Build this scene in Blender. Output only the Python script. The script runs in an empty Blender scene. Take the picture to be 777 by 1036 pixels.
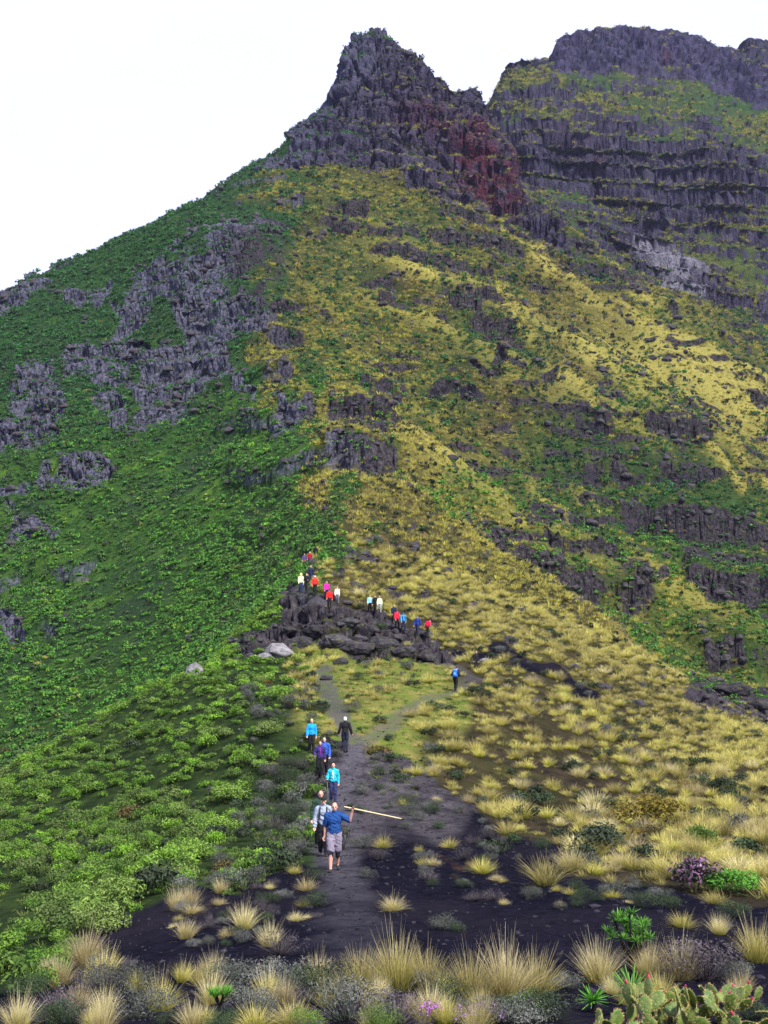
import bpy, bmesh, math, random
import numpy as np
from mathutils import Vector, Matrix, Euler

rng = np.random.default_rng(7)
random.seed(7)
scene = bpy.context.scene
COL = scene.collection

# ------------------------------------------------------------------ camera
F, CX, CY, HOR = 1100.0, 388.5, 518.0, 700.0
PITCH = math.atan((HOR - CY) / F)
EYE = 1.7                                   # eye height over the ground at the photographer's feet
cp, sp = math.cos(PITCH), math.sin(PITCH)
cam_d = bpy.data.cameras.new('camera')
cam_d.sensor_fit = 'VERTICAL'; cam_d.sensor_height = 36.0; cam_d.sensor_width = 27.0
cam_d.lens = F / 1036.0 * 36.0
cam_d.clip_start = 0.1; cam_d.clip_end = 20000
cam = bpy.data.objects.new('camera', cam_d); COL.objects.link(cam)
cam.location = (0, 0, EYE); cam.rotation_euler = (math.pi / 2 + PITCH, 0, 0)
scene.camera = cam

def uw(px, py):
    """sight-line slopes (sideways, upwards) per metre of forward distance"""
    xc = (np.asarray(px, float) - CX) / F; yc = (CY - np.asarray(py, float)) / F
    dy = cp - yc * sp
    return xc / dy, (sp + yc * cp) / dy

def project(x, y, z):
    z = z - EYE
    d = y * cp + z * sp
    return CX + F * x / d, CY - F * (z * cp - y * sp) / d

# ------------------------------------------------------------------ noise
class VNoise:
    def __init__(self, seed, n=48):
        self.n = n; self.t = np.random.default_rng(seed).random((n, n, n)).astype(np.float32) * 2 - 1
    def __call__(self, x, y, z):
        n = self.n; t = self.t
        def sp_(a):
            i = np.floor(a); f = (a - i).astype(np.float32); i = i.astype(np.int64) % n
            return i, (i + 1) % n, f * f * f * (f * (f * 6 - 15) + 10)
        x0, x1, fx = sp_(x); y0, y1, fy = sp_(y); z0, z1, fz = sp_(z)
        a = t[x0, y0, z0] * (1 - fx) + t[x1, y0, z0] * fx
        b = t[x0, y1, z0] * (1 - fx) + t[x1, y1, z0] * fx
        c = t[x0, y0, z1] * (1 - fx) + t[x1, y0, z1] * fx
        d = t[x0, y1, z1] * (1 - fx) + t[x1, y1, z1] * fx
        a = a * (1 - fy) + b * fy; c = c * (1 - fy) + d * fy
        return a * (1 - fz) + c * fz
NZ = [VNoise(s) for s in range(6)]
def fbm(x, y, z, oct=4, k=0, gain=0.5):
    s = 0; a = 1.0; tot = 0
    for o in range(oct):
        m = 2.03 ** o
        s = s + a * NZ[(k + o) % 6](x * m + 17.3 * o, y * m + 5.1 * o, z * m + 9.7 * o); tot += a; a *= gain
    return s / tot
def sstep(a, b, x):
    t = np.clip((x - a) / (b - a), 0, 1); return t * t * (3 - 2 * t)

# ------------------------------------------------------------------ terrain: contour strings (photo x, photo y, distance)
S = [
 [(-300,1180,5),(0,1150,5),(388,1135,5),(777,1135,5),(1077,1150,5)],
 [(-300,1105,9),(0,1060,9),(388,1045,9),(777,1042,9),(1077,1060,9)],
 [(-300,1085,13),(0,1022,13.5),(200,1012,13),(400,1003,13),(600,1003,13),(777,1000,13),(1077,1030,13)],
 [(-300,1075,22),(0,980,22),(100,962,20.5),(200,945,19.5),(400,938,19.5),(600,935,19.5),(777,930,21),(1077,985,21)],
 [(-300,1020,34),(0,920,33),(100,903,32),(200,892,31),(337,880,30.5),(500,876,31),(600,872,32),(777,868,36),(1077,950,36)],
 [(-300,960,50),(0,862,48),(100,840,49),(200,826,49),(337,812,48.5),(500,820,48),(600,825,50),(700,828,52),(777,828,54),(1077,930,55)],
 [(-300,925,64),(0,815,63),(100,768,65),(200,736,63),(270,727,61),(345,732,61),(450,744,61),(600,775,63),(700,790,65),(777,795,67),(1077,905,68)],
 [(-300,890,76),(0,783,75),(100,730,78),(200,682,81),(270,672,83),(300,668,84),(345,662,84),(400,672,81),(450,695,76),(500,692,78),(600,718,80),(700,748,80),(777,772,80),(1077,885,80)],
 [(-300,960,110),(0,832,106),(100,776,103),(200,688,99),(270,622,97),(300,606,96),(320,603,94),(345,608,93.5),(380,624,94),(430,644,90),(500,648,93),(600,680,95),(700,720,95),(777,750,92),(1077,890,95)],
 [(-300,900,150),(0,770,140),(100,730,138),(200,655,133),(300,570,126),(345,540,126),(400,556,125),(500,598,122),(600,638,121),(700,692,112),(777,744,99),(1077,905,100)],
 [(-300,800,190),(0,680,178),(100,645,176),(200,590,172),(300,515,168),(345,480,166),(400,487,162),(430,508,160),(500,551,158),(600,618,145),(700,720,135),(777,790,122),(1077,965,128)],
 [(-300,690,240),(0,560,225),(100,538,220),(200,500,215),(300,442,205),(345,440,198),(400,456,194),(440,485,192),(500,562,190),(600,630,180),(700,690,172),(777,728,163),(1077,880,170)],
 [(-300,560,270),(0,458,258),(100,450,255),(200,438,250),(300,402,236),(345,412,232),(400,440,228),(500,500,232),(600,552,228),(700,602,224),(777,642,218),(1077,800,220)],
 [(-300,500,320),(0,395,300),(100,375,305),(200,345,300),(265,330,292),(300,345,288),(345,355,285),(400,380,285),(500,432,283),(600,476,280),(700,516,276),(777,550,272),(1077,700,272)],
 [(-300,440,370),(0,335,345),(100,312,350),(200,258,348),(240,247,345),(300,272,345),(400,312,340),(500,346,333),(560,362,332),(640,398,328),(700,430,325),(777,476,318),(1077,630,318)],
 [(-300,400,400),(0,295,385),(50,275,392),(100,253,402),(150,229,412),(200,206,420),(250,200,415),(300,205,405),(400,240,395),(500,292,385),(560,326,378),(640,378,370),(700,420,360),(777,476,350),(1077,640,350)],
 [(-300,450,470),(0,345,455),(100,298,458),(200,208,450),(250,173,447),(300,160,445),(350,165,440),(400,175,435),(450,198,430),(500,230,432),(560,275,425),(650,330,410),(700,360,402),(777,410,392),(1077,570,390)],
 [(-300,500,530),(0,390,510),(100,325,505),(200,232,490),(250,172,478),(285,150,475),(308,128,474),(330,120,474),(350,118,475),(400,128,474),(450,158,470),(500,196,464),(530,213,462),(565,218,455),(600,245,448),(650,283,438),(700,318,428),(777,366,415),(1077,530,410)],
 [(-300,540,570),(0,430,555),(100,360,550),(200,270,545),(280,172,515),(298,139,495),(308,127,492),(320,116,490),(333,94,489),(341,76,488),(352,62,487),(380,60,487),(410,72,487),(440,98,485),(470,120,480),(500,150,476),(520,185,472),(545,212,468),(600,258,462),(650,295,455),(777,385,440),(1077,545,440)],
 [(-300,560,600),(0,450,590),(200,310,580),(290,230,545),(318,140,522),(333,95,506),(341,74,503),(351,55,503),(360,41,503),(377,29,504),(392,36,504),(405,44,505),(424,58,504),(441,77,502),(461,91,500),(479,92,498),(490,101,495),(503,126,492),(517,152,490),(530,200,492),(560,235,500),(600,272,505),(650,302,500),(777,392,480),(1077,550,470)],
 [(-300,590,680),(0,480,680),(200,350,660),(300,270,620),(378,160,590),(450,160,570),(500,178,560),(540,205,558),(560,218,560),(600,256,560),(650,290,560),(700,310,560),(777,345,560),(1077,480,560)],
 [(-300,600,740),(0,490,740),(300,270,700),(378,210,690),(490,190,660),(540,190,650),(600,213,650),(650,238,650),(700,258,645),(777,292,640),(1077,390,640)],
 [(-300,600,790),(0,490,790),(300,265,750),(378,205,735),(490,145,715),(540,125,710),(600,135,710),(650,140,710),(700,150,710),(777,165,710),(1077,230,710)],
 [(-300,600,860),(0,490,860),(300,265,830),(378,205,820),(470,150,812),(490,108,805),(510,78,800),(560,72,800),(620,75,805),(700,86,810),(777,112,810),(1077,180,810)],
 [(-300,610,900),(0,490,900),(300,275,880),(378,215,870),(460,150,862),(490,114,860),(504,82,857),(520,64,857),(545,62,858),(562,60,860),(567,42,862),(590,36,864),(620,31,866),(650,33,868),(680,36,870),(705,45,872),(730,50,874),(745,53,880),(752,46,890),(762,43,892),(777,44,894),(900,64,900),(1077,130,900)],
 [(-300,640,1050),(0,540,1050),(388,330,1000),(500,200,960),(600,110,960),(777,120,980),(1077,200,1000)],
 [(-300,690,2200),(0,680,2200),(388,660,2200),(777,660,2200),(1077,670,2200)],
 [(-300,699,6000),(388,699,6000),(1077,699,6000)],
]

def pchip_slopes(x, y):
    h = np.diff(x); d = np.diff(y) / h; m = np.zeros_like(y)
    if len(x) > 2:
        w1 = 2 * h[1:] + h[:-1]; w2 = h[1:] + 2 * h[:-1]
        ok = d[1:] * d[:-1] > 0
        with np.errstate(divide='ignore', invalid='ignore'):
            m[1:-1] = np.where(ok, (w1 + w2) / (w1 / d[:-1] + w2 / d[1:]), 0)
    m[0] = d[0]; m[-1] = d[-1]
    return m
def pchip(x, y, q):
    m = pchip_slopes(x, y); i = np.clip(np.searchsorted(x, q) - 1, 0, len(x) - 2)
    h = x[i + 1] - x[i]; t = (q - x[i]) / h
    r = (1 + 2*t) * (1-t)**2 * y[i] + t*(1-t)**2 * h * m[i] + t*t*(3-2*t) * y[i+1] + t*t*(t-1) * h * m[i+1]
    r = np.where(q < x[0], y[0] + m[0] * (q - x[0]), r)
    return np.where(q > x[-1], y[-1] + m[-1] * (q - x[-1]), r)

U = np.unique(np.round(np.concatenate([np.linspace(-1.1, -0.40, 46), np.linspace(-0.40, 0.40, 700), np.linspace(0.40, 1.1, 46)]), 5))
NU = len(U)
KS, KW = [], []
for st in S:
    a = np.array(st, float); u_, w_ = uw(a[:, 0], a[:, 1])
    KS.append(pchip(u_, np.log(a[:, 2]), np.clip(U, -.72, .72))); KW.append(pchip(u_, w_, np.clip(U, -.9, .9)))
KS = np.array(KS); KW = np.array(KW)
first_s = np.full((1, NU), math.log(1.2)); first_w = np.full((1, NU), -1.70 / 1.2)
near_s = np.full((1, NU), math.log(2.6)); near_w = np.full((1, NU), -1.82 / 2.6)
KS = np.vstack([first_s, near_s, KS]); KW = np.vstack([first_w, near_w, KW])
for k in range(1, len(KS)):
    KS[k] = np.maximum(KS[k], KS[k - 1] + 0.012)
fine = np.linspace(math.log(1.2), math.log(6000), 5000)
inn = np.abs(U) < 0.37
prof = np.array([pchip(KS[:, i], KW[:, i], fine) for i in np.where(inn)[0][::12]])
dw = np.abs(np.diff(prof, axis=1)) * F
inview = ((CY - 0) > -1e9)
dens = dw.mean(0) + 0.6 * dw.max(0) + 0.03
dens[fine[:-1] < math.log(7)] = np.minimum(dens[fine[:-1] < math.log(7)], 0.05)
dens[fine[:-1] > math.log(960)] *= 0.02
cum = np.concatenate([[0], np.cumsum(dens)]); ROWS = 1050
sr = np.interp(np.linspace(0, cum[-1], ROWS), cum, fine)
W = np.array([pchip(KS[:, i], KW[:, i], sr) for i in range(NU)]).T      # rows x cols
# soften the string kinks sideways a little
for _ in range(3):
    W[:, 1:-1] = 0.25 * W[:, :-2] + 0.5 * W[:, 1:-1] + 0.25 * W[:, 2:]
DD = np.exp(sr)[:, None]
X = U[None, :] * DD; Y = np.repeat(DD, NU, 1); Z = W * DD + EYE
PX, PY = project(X, Y, Z)
SD = np.repeat(DD, NU, 1)

# ------------------------------------------------------------------ ground-cover maps (photo regions laid onto the surface)
def seg_d(px, py, pts):
    best = np.full(px.shape, 1e9, np.float32)
    for (ax, ay, *_), (bx, by, *_) in zip(pts[:-1], pts[1:]):
        vx, vy = bx - ax, by - ay; t = np.clip(((px - ax) * vx + (py - ay) * vy) / (vx * vx + vy * vy + 1e-9), 0, 1)
        best = np.minimum(best, np.hypot(px - ax - t * vx, py - ay - t * vy))
    return best
def caps(px, py, pts, soft=.35):
    """pts: (x, y, radius) -> 0..1"""
    best = np.zeros(px.shape, np.float32)
    if len(pts) == 1: pts = [pts[0], (pts[0][0] + .1, pts[0][1], pts[0][2])]
    for (ax, ay, ra), (bx, by, rb) in zip(pts[:-1], pts[1:]):
        vx, vy = bx - ax, by - ay; t = np.clip(((px - ax) * vx + (py - ay) * vy) / (vx * vx + vy * vy + 1e-9), 0, 1)
        d = np.hypot(px - ax - t * vx, py - ay - t * vy) / (ra + t * (rb - ra))
        best = np.maximum(best, 1 - sstep(1 - soft, 1 + soft, d))
    return best
def inpoly(px, py, poly):
    r = np.zeros(px.shape, bool); n = len(poly)
    for i in range(n):
        (x1, y1), (x2, y2) = poly[i], poly[(i + 1) % n]
        c = ((y1 > py) != (y2 > py)) & (px < (x2 - x1) * (py - y1) / (y2 - y1 + 1e-9) + x1)
        r ^= c
    return r

wsc = np.clip(SD / 9.0, 1.5, 40)              # noise cells keep about the same size in the picture
nA = fbm(X / wsc, Y / wsc, Z / wsc, 4, 0); nB = fbm(X / wsc + 31, Y / wsc, Z / wsc, 4, 2)
nD = fbm(X / wsc * .35 + 7, Y / wsc * .35, Z / wsc * .35 + 3, 3, 1)
nE = fbm(X / wsc * 3.1, Y / wsc * 3.1, Z / wsc * 3.1, 3, 3)
nG = fbm(X / wsc * 3.3 + 9, Y / wsc * 3.3, Z / wsc * 3.3, 3, 5)
qx = PX + nA * 30 + nE * 22; qy = PY + nB * 24 + nG * 15

back = sstep(575, 600, SD)
peakpoly = [(255,172),(290,145),(310,105),(340,40),(380,5),(420,30),(470,70),(505,95),(530,150),(560,195),(590,240),(545,232),(520,226),(470,217),(430,196),(400,172),(360,166),(330,160)]
qx2 = PX + nA * 10; qy2 = PY + nB * 10
m_peak = (inpoly(qx2, qy2, peakpoly) & (SD > 425) & (SD < 585)).astype(np.float32)
for _ in range(5):
    m_peak[1:-1] = (m_peak[:-2] + 2 * m_peak[1:-1] + m_peak[2:]) / 4; m_peak[:, 1:-1] = (m_peak[:, :-2] + 2 * m_peak[:, 1:-1] + m_peak[:, 2:]) / 4
m_peak = np.maximum(m_peak, caps(qx, qy, [(520,228,10),(560,250,10),(620,262,6)], .6) * (SD < 560) * .9)

R_left = [[(-40,448,18),(40,436,22),(110,412,22),(170,380,24),(230,345,24),(265,325,20)],
          [(30,385,20),(90,372,22),(150,345,24),(190,310,22),(250,300,20)],
          [(120,330,12),(180,285,20),(205,250,26),(222,238,16)],
          [(-40,300,16),(40,306,14),(110,296,12)], [(60,318,6),(130,325,7)],
          [(240,380,12),(275,402,14),(300,420,12)],
          [(40,486,12),(90,478,12)], [(10,530,14),(60,540,10)], [(0,505,10),(20,500,10)],
          [(185,672,14),(196,660,8)], [(262,655,14),(296,650,18)], [(0,630,10),(14,640,10)]]
R_right = [[(350,285,12),(400,288,16),(445,300,14),(480,318,12)], [(470,318,9),(520,325,12),(560,335,9)],
           [(280,300,10),(330,330,8)], [(330,376,8),(352,388,9)],
           [(350,425,9),(410,440,13),(470,462,15),(530,476,12),(600,490,10),(660,490,11)],
           [(405,385,9),(450,395,9),(500,404,7)], [(600,318,9),(650,326,11),(690,330,9)],
           [(640,345,6),(700,372,7)], [(690,492,12),(777,496,12)], [(500,372,7),(560,392,7)],
           [(560,428,6),(610,437,7)], [(700,560,8),(777,575,9)], [(640,560,7),(690,575,8)],
           [(470,372,7),(500,380,7)], [(700,692,14),(740,693,20),(790,712,20)],
           [(385,545,9),(430,552,7)], [(345,560,6),(370,566,8)], [(400,520,5),(440,540,5)],
           [(300,622,18),(330,632,26),(370,640,26),(420,655,20),(455,668,9)],
           [(320,575,6),(380,585,6),(440,603,5)],
           [(560,560,5),(600,590,5)], [(730,240,16),(777,245,18)], [(560,262,6),(600,285,6)], [(660,395,6),(740,425,6)],
           [(240,215,6),(300,225,5),(330,240,5)],[(380,235,5),(440,255,5)],[(500,270,4),(560,290,4)]]
R_pale = [[(650,248,9),(690,264,13),(715,272,9)], [(672,282,5),(715,292,6)]]
near_ok = (SD < 575)
m_rock = np.zeros_like(PX, dtype=np.float32)
for c in R_left: m_rock = np.maximum(m_rock, caps(qx, qy, c, .55))
m_rock = np.maximum(m_rock, .85 * caps(qx, qy, [(-40,432,30),(60,412,36),(150,375,50),(215,315,58),(240,255,42)], .9))
m_rock *= (1 - .9 * sstep(.10, .36, nE + nG * .6) * (SD > 120))
lf = m_rock.copy()
R_right = [[(x_, y_, r_ * (.45 if 270 < y_ < 600 else 1)) for x_, y_, r_ in c] for c in R_right]
for c in R_right: m_rock = np.maximum(m_rock, caps(qx, qy, c, .6) * (.95 if c[0][1] > 600 else 1 - .8 * sstep(-.05, .3, nE + nG * .4)))
m_pale = np.zeros_like(m_rock)
for c in R_pale: m_pale = np.maximum(m_pale, caps(qx2, qy2, c, .4) * (SD > 400))
m_rock = np.maximum(m_rock * near_ok, m_pale)
divx = np.interp(PY, [30,100,170,200,260,330,400,430,480,540,600,640,700,780,900,1036], [380,350,320,300,235,270,285,315,340,348,335,325,325,330,330,330])
yellow = sstep(-26, 26, PX - divx + nD * 40 + nA * 50 + nG * 60 + nE * 40) * (1 - back)
# green hollows on the sunny flank
for c, a in [([(560,470,50),(640,500,60),(740,520,60)], .85), ([(640,405,26),(690,440,26)], .5), ([(480,352,30),(545,365,26)], .8), ([(735,560,45),(777,640,40)], .9),
             ([(560,560,26),(620,600,24)], .6), ([(640,630,18),(700,672,24),(790,735,34)], .9), ([(720,320,40),(777,345,40)], .5), ([(330,195,40),(380,240,40),(330,270,40)], .6), ([(470,200,25),(440,230,20)], .4), ([(640,185,30)], .5), ([(470,500,22),(520,520,18)], .55), ([(330,345,40),(440,355,30)], .4)]:
    yellow *= 1 - a * (.62 if c[0][1] < 420 else .8) * caps(qx, qy, c, .8) * (SD > 165)
m_lush = caps(qx, qy, [(335,740,22),(400,765,34),(420,700,40),(350,680,40),(460,720,22)], .5) * (SD < 90) * (SD > 40)
soil = np.zeros_like(m_rock)
for c in [[(95,1000,16),(170,965,22),(250,940,26),(330,930,46),(420,925,46),(520,928,36),(620,930,26),(720,945,18),(800,950,18)],
          [(335,900,40),(345,850,32),(350,810,26),(352,770,16)], [(380,880,55),(430,845,40),(500,850,18)], [(440,850,26),(540,880,24)], [(255,895,18),(300,890,26)],
          [(340,800,26),(400,795,26),(430,820,22)], [(300,600,9),(340,608,9)], [(430,660,6),(520,672,6),(600,700,5)],[(700,1000,26),(780,1000,30)],[(560,985,10),(640,975,14)]]:
    soil = np.maximum(soil, caps(qx, qy, c, .35) * (SD < 110))
soil = np.maximum(soil, (1 - sstep(24, 27, SD + nA * 8)) * sstep(-60, 20, qx - np.interp(PY, [880, 940, 1000, 1036], [240, 110, 20, -40])))
m_rust = caps(qx, qy, [(432,870,3),(468,876,5),(488,873,3)], .6) * (SD < 60) + caps(qx, qy, [(490,285,30),(560,345,26),(520,395,30),(420,330,26)], .9) * .5 * sstep(-.1, .3, nB) * (SD > 150)

m_cind = caps(qx, qy, [(340,850,22),(350,815,34),(385,790,40),(420,805,30),(440,830,22)], .6) * sstep(28, 40, SD + nE * 8) * (SD < 70)
def cast(px, py, Wg=None, dmin=0):
    """photo point -> (x, y, z) where the sight line first meets the ground"""
    Wg = (Z - EYE) / Y if Wg is None else Wg
    u, w = uw(px, py); j = int(np.clip(np.searchsorted(U, u), 1, NU - 1)); t = (u - U[j-1]) / (U[j] - U[j-1])
    c = Wg[:, j-1] * (1 - t) + Wg[:, j] * t
    k = int(np.argmax((c >= w) & (DD[:, 0] > max(dmin, 2.0))))
    a = (w - c[k-1]) / (c[k] - c[k-1] + 1e-12); d = DD[k-1, 0] + (DD[k, 0] - DD[k-1, 0]) * np.clip(a, 0, 1)
    return np.array([u * d, d, w * d + EYE])

# the trodden path, laid out on the ground in metres
P1 = [cast(x, y)[:2] for x, y in [(372,1000),(365,960),(356,930),(350,905),(344,884),(340,860),(341,835),(344,812),(347,796),(352,781),(358,768),(364,756)]]
P2 = [P1[-1]] + [cast(x, y)[:2] for x, y in [(352,744),(343,725),(335,705),(330,688),(326,675)]]
P3 = [P1[-1]] + [cast(x, y)[:2] for x, y in [(385,742),(408,722),(435,708),(461,701),(480,685),(452,668),(425,646),(402,638),(380,621),(345,612),(325,606),(305,601),(312,590),(316,580)]]
def pd(pts): return seg_d(X, Y, [tuple(p) for p in pts])
npth = fbm(X / 1.3, Y / 1.3, Z * 0, 3, 4) * .35
m_path = np.maximum(1 - sstep(.3, .85, pd(P1) + npth), np.maximum(.8 * (1 - sstep(.3, .8, pd(P2) + npth)), .55 * (1 - sstep(.3, .85, pd(P3) + npth))))
m_path = np.maximum(m_path, caps(PX, PY, [(300,601,7),(330,610,8)], .5) * (SD > 92) * (SD < 110))
m_path *= (SD > 12) * (SD < 118)

# ------------------------------------------------------------------ relief
near = 1 - sstep(40, 140, SD)
amp = np.clip(SD * .004, .05, 1.6) * (1 - .7 * m_path)
Z = Z + amp * fbm(X / (4 + SD * .02), Y / (4 + SD * .02), Z * 0, 4, 1) * 1.5
Z = Z + .035 * (1 - sstep(20, 60, SD)) * fbm(X / .32, Y / .32, Z * 0, 2, 2) * np.clip(m_path + soil, 0, 1)
Z = Z + .06 * near * (1 - .6 * m_path) * fbm(X / .6, Y / .6, Z * 0, 3, 3)
# ribs and runnels running down the sunny flank
ang = math.radians(28); ax = X * math.cos(ang) - Y * math.sin(ang); bx = X * math.sin(ang) + Y * math.cos(ang)
rib = 1 - np.abs(fbm(ax / 170, bx / 40, Z * 0 + .3, 3, 5, .4)) * 2.4
mid = sstep(165, 230, SD) * (1 - sstep(440, 470, SD)) * sstep(330, 420, PX) 
Z = Z + mid * (rib - .4) * 8.5 * sstep(0, 25, np.abs(PX - divx))
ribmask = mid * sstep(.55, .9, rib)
yellow = yellow * (1 - .35 * mid * (1 - sstep(.0, .45, rib + nE * .5)))
m_rock = np.maximum(m_rock, .8 * mid * sstep(.12, .3, nA + nE * .5) * np.exp(-((rib - .42) / .08) ** 2))
# sharper crests of the ribs: grassy edge, broken rock below it, rib light and shade put into both, a gully beyond it
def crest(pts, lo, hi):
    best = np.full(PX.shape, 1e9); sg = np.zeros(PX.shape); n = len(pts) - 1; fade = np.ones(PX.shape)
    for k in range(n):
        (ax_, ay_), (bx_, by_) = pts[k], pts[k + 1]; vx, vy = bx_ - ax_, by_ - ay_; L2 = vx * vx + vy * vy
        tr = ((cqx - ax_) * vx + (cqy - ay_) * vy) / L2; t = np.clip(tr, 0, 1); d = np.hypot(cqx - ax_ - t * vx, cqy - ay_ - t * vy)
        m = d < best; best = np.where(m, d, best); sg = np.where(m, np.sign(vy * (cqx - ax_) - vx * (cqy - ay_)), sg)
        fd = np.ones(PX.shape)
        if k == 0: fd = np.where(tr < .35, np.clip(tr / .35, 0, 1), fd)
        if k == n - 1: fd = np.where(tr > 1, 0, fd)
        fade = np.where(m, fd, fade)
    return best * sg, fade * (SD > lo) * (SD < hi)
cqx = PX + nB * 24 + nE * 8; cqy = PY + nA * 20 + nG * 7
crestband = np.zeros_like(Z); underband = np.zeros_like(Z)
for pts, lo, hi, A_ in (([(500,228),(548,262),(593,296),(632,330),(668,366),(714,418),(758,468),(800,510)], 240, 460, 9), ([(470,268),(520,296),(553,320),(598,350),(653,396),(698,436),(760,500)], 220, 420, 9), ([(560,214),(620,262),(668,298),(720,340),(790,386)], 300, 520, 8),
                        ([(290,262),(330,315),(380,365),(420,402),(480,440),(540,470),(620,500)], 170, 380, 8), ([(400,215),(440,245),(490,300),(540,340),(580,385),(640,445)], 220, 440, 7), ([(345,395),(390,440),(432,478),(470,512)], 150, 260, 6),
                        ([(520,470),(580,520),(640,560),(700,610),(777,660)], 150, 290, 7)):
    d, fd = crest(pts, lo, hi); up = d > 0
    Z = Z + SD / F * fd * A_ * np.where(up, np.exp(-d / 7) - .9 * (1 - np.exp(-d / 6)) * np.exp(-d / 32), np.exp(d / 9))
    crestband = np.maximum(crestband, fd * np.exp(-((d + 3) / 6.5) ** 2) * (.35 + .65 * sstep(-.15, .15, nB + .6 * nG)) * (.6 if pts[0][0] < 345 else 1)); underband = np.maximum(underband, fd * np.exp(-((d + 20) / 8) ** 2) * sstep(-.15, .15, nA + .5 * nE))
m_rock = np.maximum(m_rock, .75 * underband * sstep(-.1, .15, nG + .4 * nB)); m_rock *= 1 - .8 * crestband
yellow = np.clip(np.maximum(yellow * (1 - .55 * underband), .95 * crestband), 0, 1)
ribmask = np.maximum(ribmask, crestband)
# rock ledges: the rock parts rise in steps
def terrace(z, h, warp, k):
    q = (z + warp) / h; f = q - np.floor(q)
    return (np.floor(q) + sstep(.5 - k, .5 + k, f)) * h - warp - z
zz = Z.copy()
wr = 7 * fbm(X / 60, Y / 60, Z / 60, 3, 2)
strat = terrace(zz, 17.0, wr * 1.3, .17) * .75 + terrace(zz, 6.3, wr * .9, .16) * 1.0
# the far mountain: fluted cliff under the rim, grassy shoulders, then banded cliffs
g_veg = np.zeros_like(m_rock)
for c, a_ in [([(655,72,10),(700,92,20),(777,128,26)], 1), ([(500,86,8),(560,76,7),(640,78,6)], .8), ([(600,100,12),(690,110,20)], .8), ([(745,222,16),(777,218,18)], 1), ([(510,112,10),(560,110,8),(600,128,8)], .7),
              ([(560,190,16),(600,215,16),(640,222,10)], .9), ([(540,205,20),(570,225,20)], .8), ([(640,140,6),(777,140,6)], .7), ([(620,185,10),(650,190,8)], .6), ([(690,235,16),(777,275,30)], .9), ([(495,100,8),(488,112,10)], .9)]:
    g_veg = np.maximum(g_veg, a_ * caps(qx2, qy2, c, .6))
g_veg *= back * .72
flute = back * caps(PX, PY, [(560,52,18),(620,46,20),(690,52,18),(740,72,18),(790,95,20)], .4)
Z = Z + back * strat * (1 - .85 * g_veg) * (1 - .8 * flute) * (1 - sstep(900, 960, SD))
Z = Z + m_peak * (terrace(zz, 14, wr * 2, .22) * .4 + terrace(zz, 5, wr * 2.5, .25) * .45)
mr = np.clip(m_rock, 0, 1) * (1 - back)
Z = Z + mr * (sstep(120, 200, SD) * (terrace(zz, 9, wr, .2) * .7 + terrace(zz, 3.4, wr, .25) * .6))
# thin broken ledges that run round the slope with the strata
lm = sstep(140, 190, SD) * (1 - back) * (1 - m_peak)
lw = 9 * fbm(X / 45, Y / 45, Z / 45, 3, 1) + 3 * nE
def ledge(h, k, a):
    q_ = (zz + lw) / h; f_ = q_ - np.floor(q_)
    return ((np.floor(q_) + sstep(.5 - k, .5 + k, f_)) * h - lw - zz) * a, np.exp(-((f_ - .5) / (k * 1.1)) ** 2)
l1, b1_ = ledge(17.0, .07, .45); l2, b2_ = ledge(7.5, .10, .3)
lk = sstep(.06, .24, nA + .5 * nG) * np.where(PX > divx, 1, .55); lk2 = sstep(.10, .30, nB + .5 * nE) * np.where(PX > divx, 1, .4); mr0 = mr.copy()
Z = Z + lm * (1 - mr) * (l1 * lk + l2 * lk2)
mr = np.clip(np.maximum(mr, lm * np.maximum(b1_ * lk, .8 * b2_ * lk2)), 0, 1)
outc = mr * (1 - sstep(120, 150, SD)) * sstep(60, 75, SD)
Z = Z + outc * (terrace(zz, 1.7, wr * .25, .15) * .9 + .7 * (fbm(X / 2.2, Y / 2.2, Z / 2.2, 4, 1)))
HT = np.random.default_rng(77).random((65536, 7)).astype(np.float32)
def worley(x, y, z):
    """nearest-cell pattern: distances to the two nearest cell points, random numbers of the cell, offset from its point"""
    ix, iy, iz = (np.floor(a).astype(np.int64) for a in (x, y, z)); f1 = np.full(x.shape, 9., np.float32); f2 = f1.copy(); hid = np.zeros(x.shape, np.int64); off = np.zeros(x.shape + (3,), np.float32)
    for a in (-1, 0, 1):
        for b in (-1, 0, 1):
            for c in (-1, 0, 1):
                h = ((ix + a) * 73856093 ^ (iy + b) * 19349663 ^ (iz + c) * 83492791) & 65535; r = HT[h]
                dx, dy, dz = x - ix - a - r[:, 0], y - iy - b - r[:, 1], z - iz - c - r[:, 2]; d = np.sqrt(dx * dx + dy * dy + dz * dz).astype(np.float32)
                n = d < f1; f2 = np.where(n, f1, np.minimum(f2, d)); f1 = np.where(n, d, f1); hid = np.where(n, h, hid); off[n] = np.stack([dx, dy, dz], -1)[n]
    return f1, f2, HT[hid], off
def blocks(mask, size, zs, lift, tilt, crack):
    """broken rock: every block pushed in or out and tilted, cracks between"""
    q = mask > .03; d = np.zeros(X.shape); 
    if q.any():
        wx = .35 * size * NZ[2](X[q] / size, Y[q] / size, Z[q] / size)
        f1, f2, r, o = worley((X[q] + wx) / size, (Y[q] - wx) / size, Z[q] / (size * zs))
        d[q] = size * (lift * (r[:, 3] - .5) + tilt * ((r[:, 4] - .5) * o[:, 0] + (r[:, 5] - .5) * o[:, 1] + (r[:, 6] - .3) * o[:, 2] * zs) - crack * 2.0 * np.exp(-(f2 - f1) / .06)) * mask[q]
    return d
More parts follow.
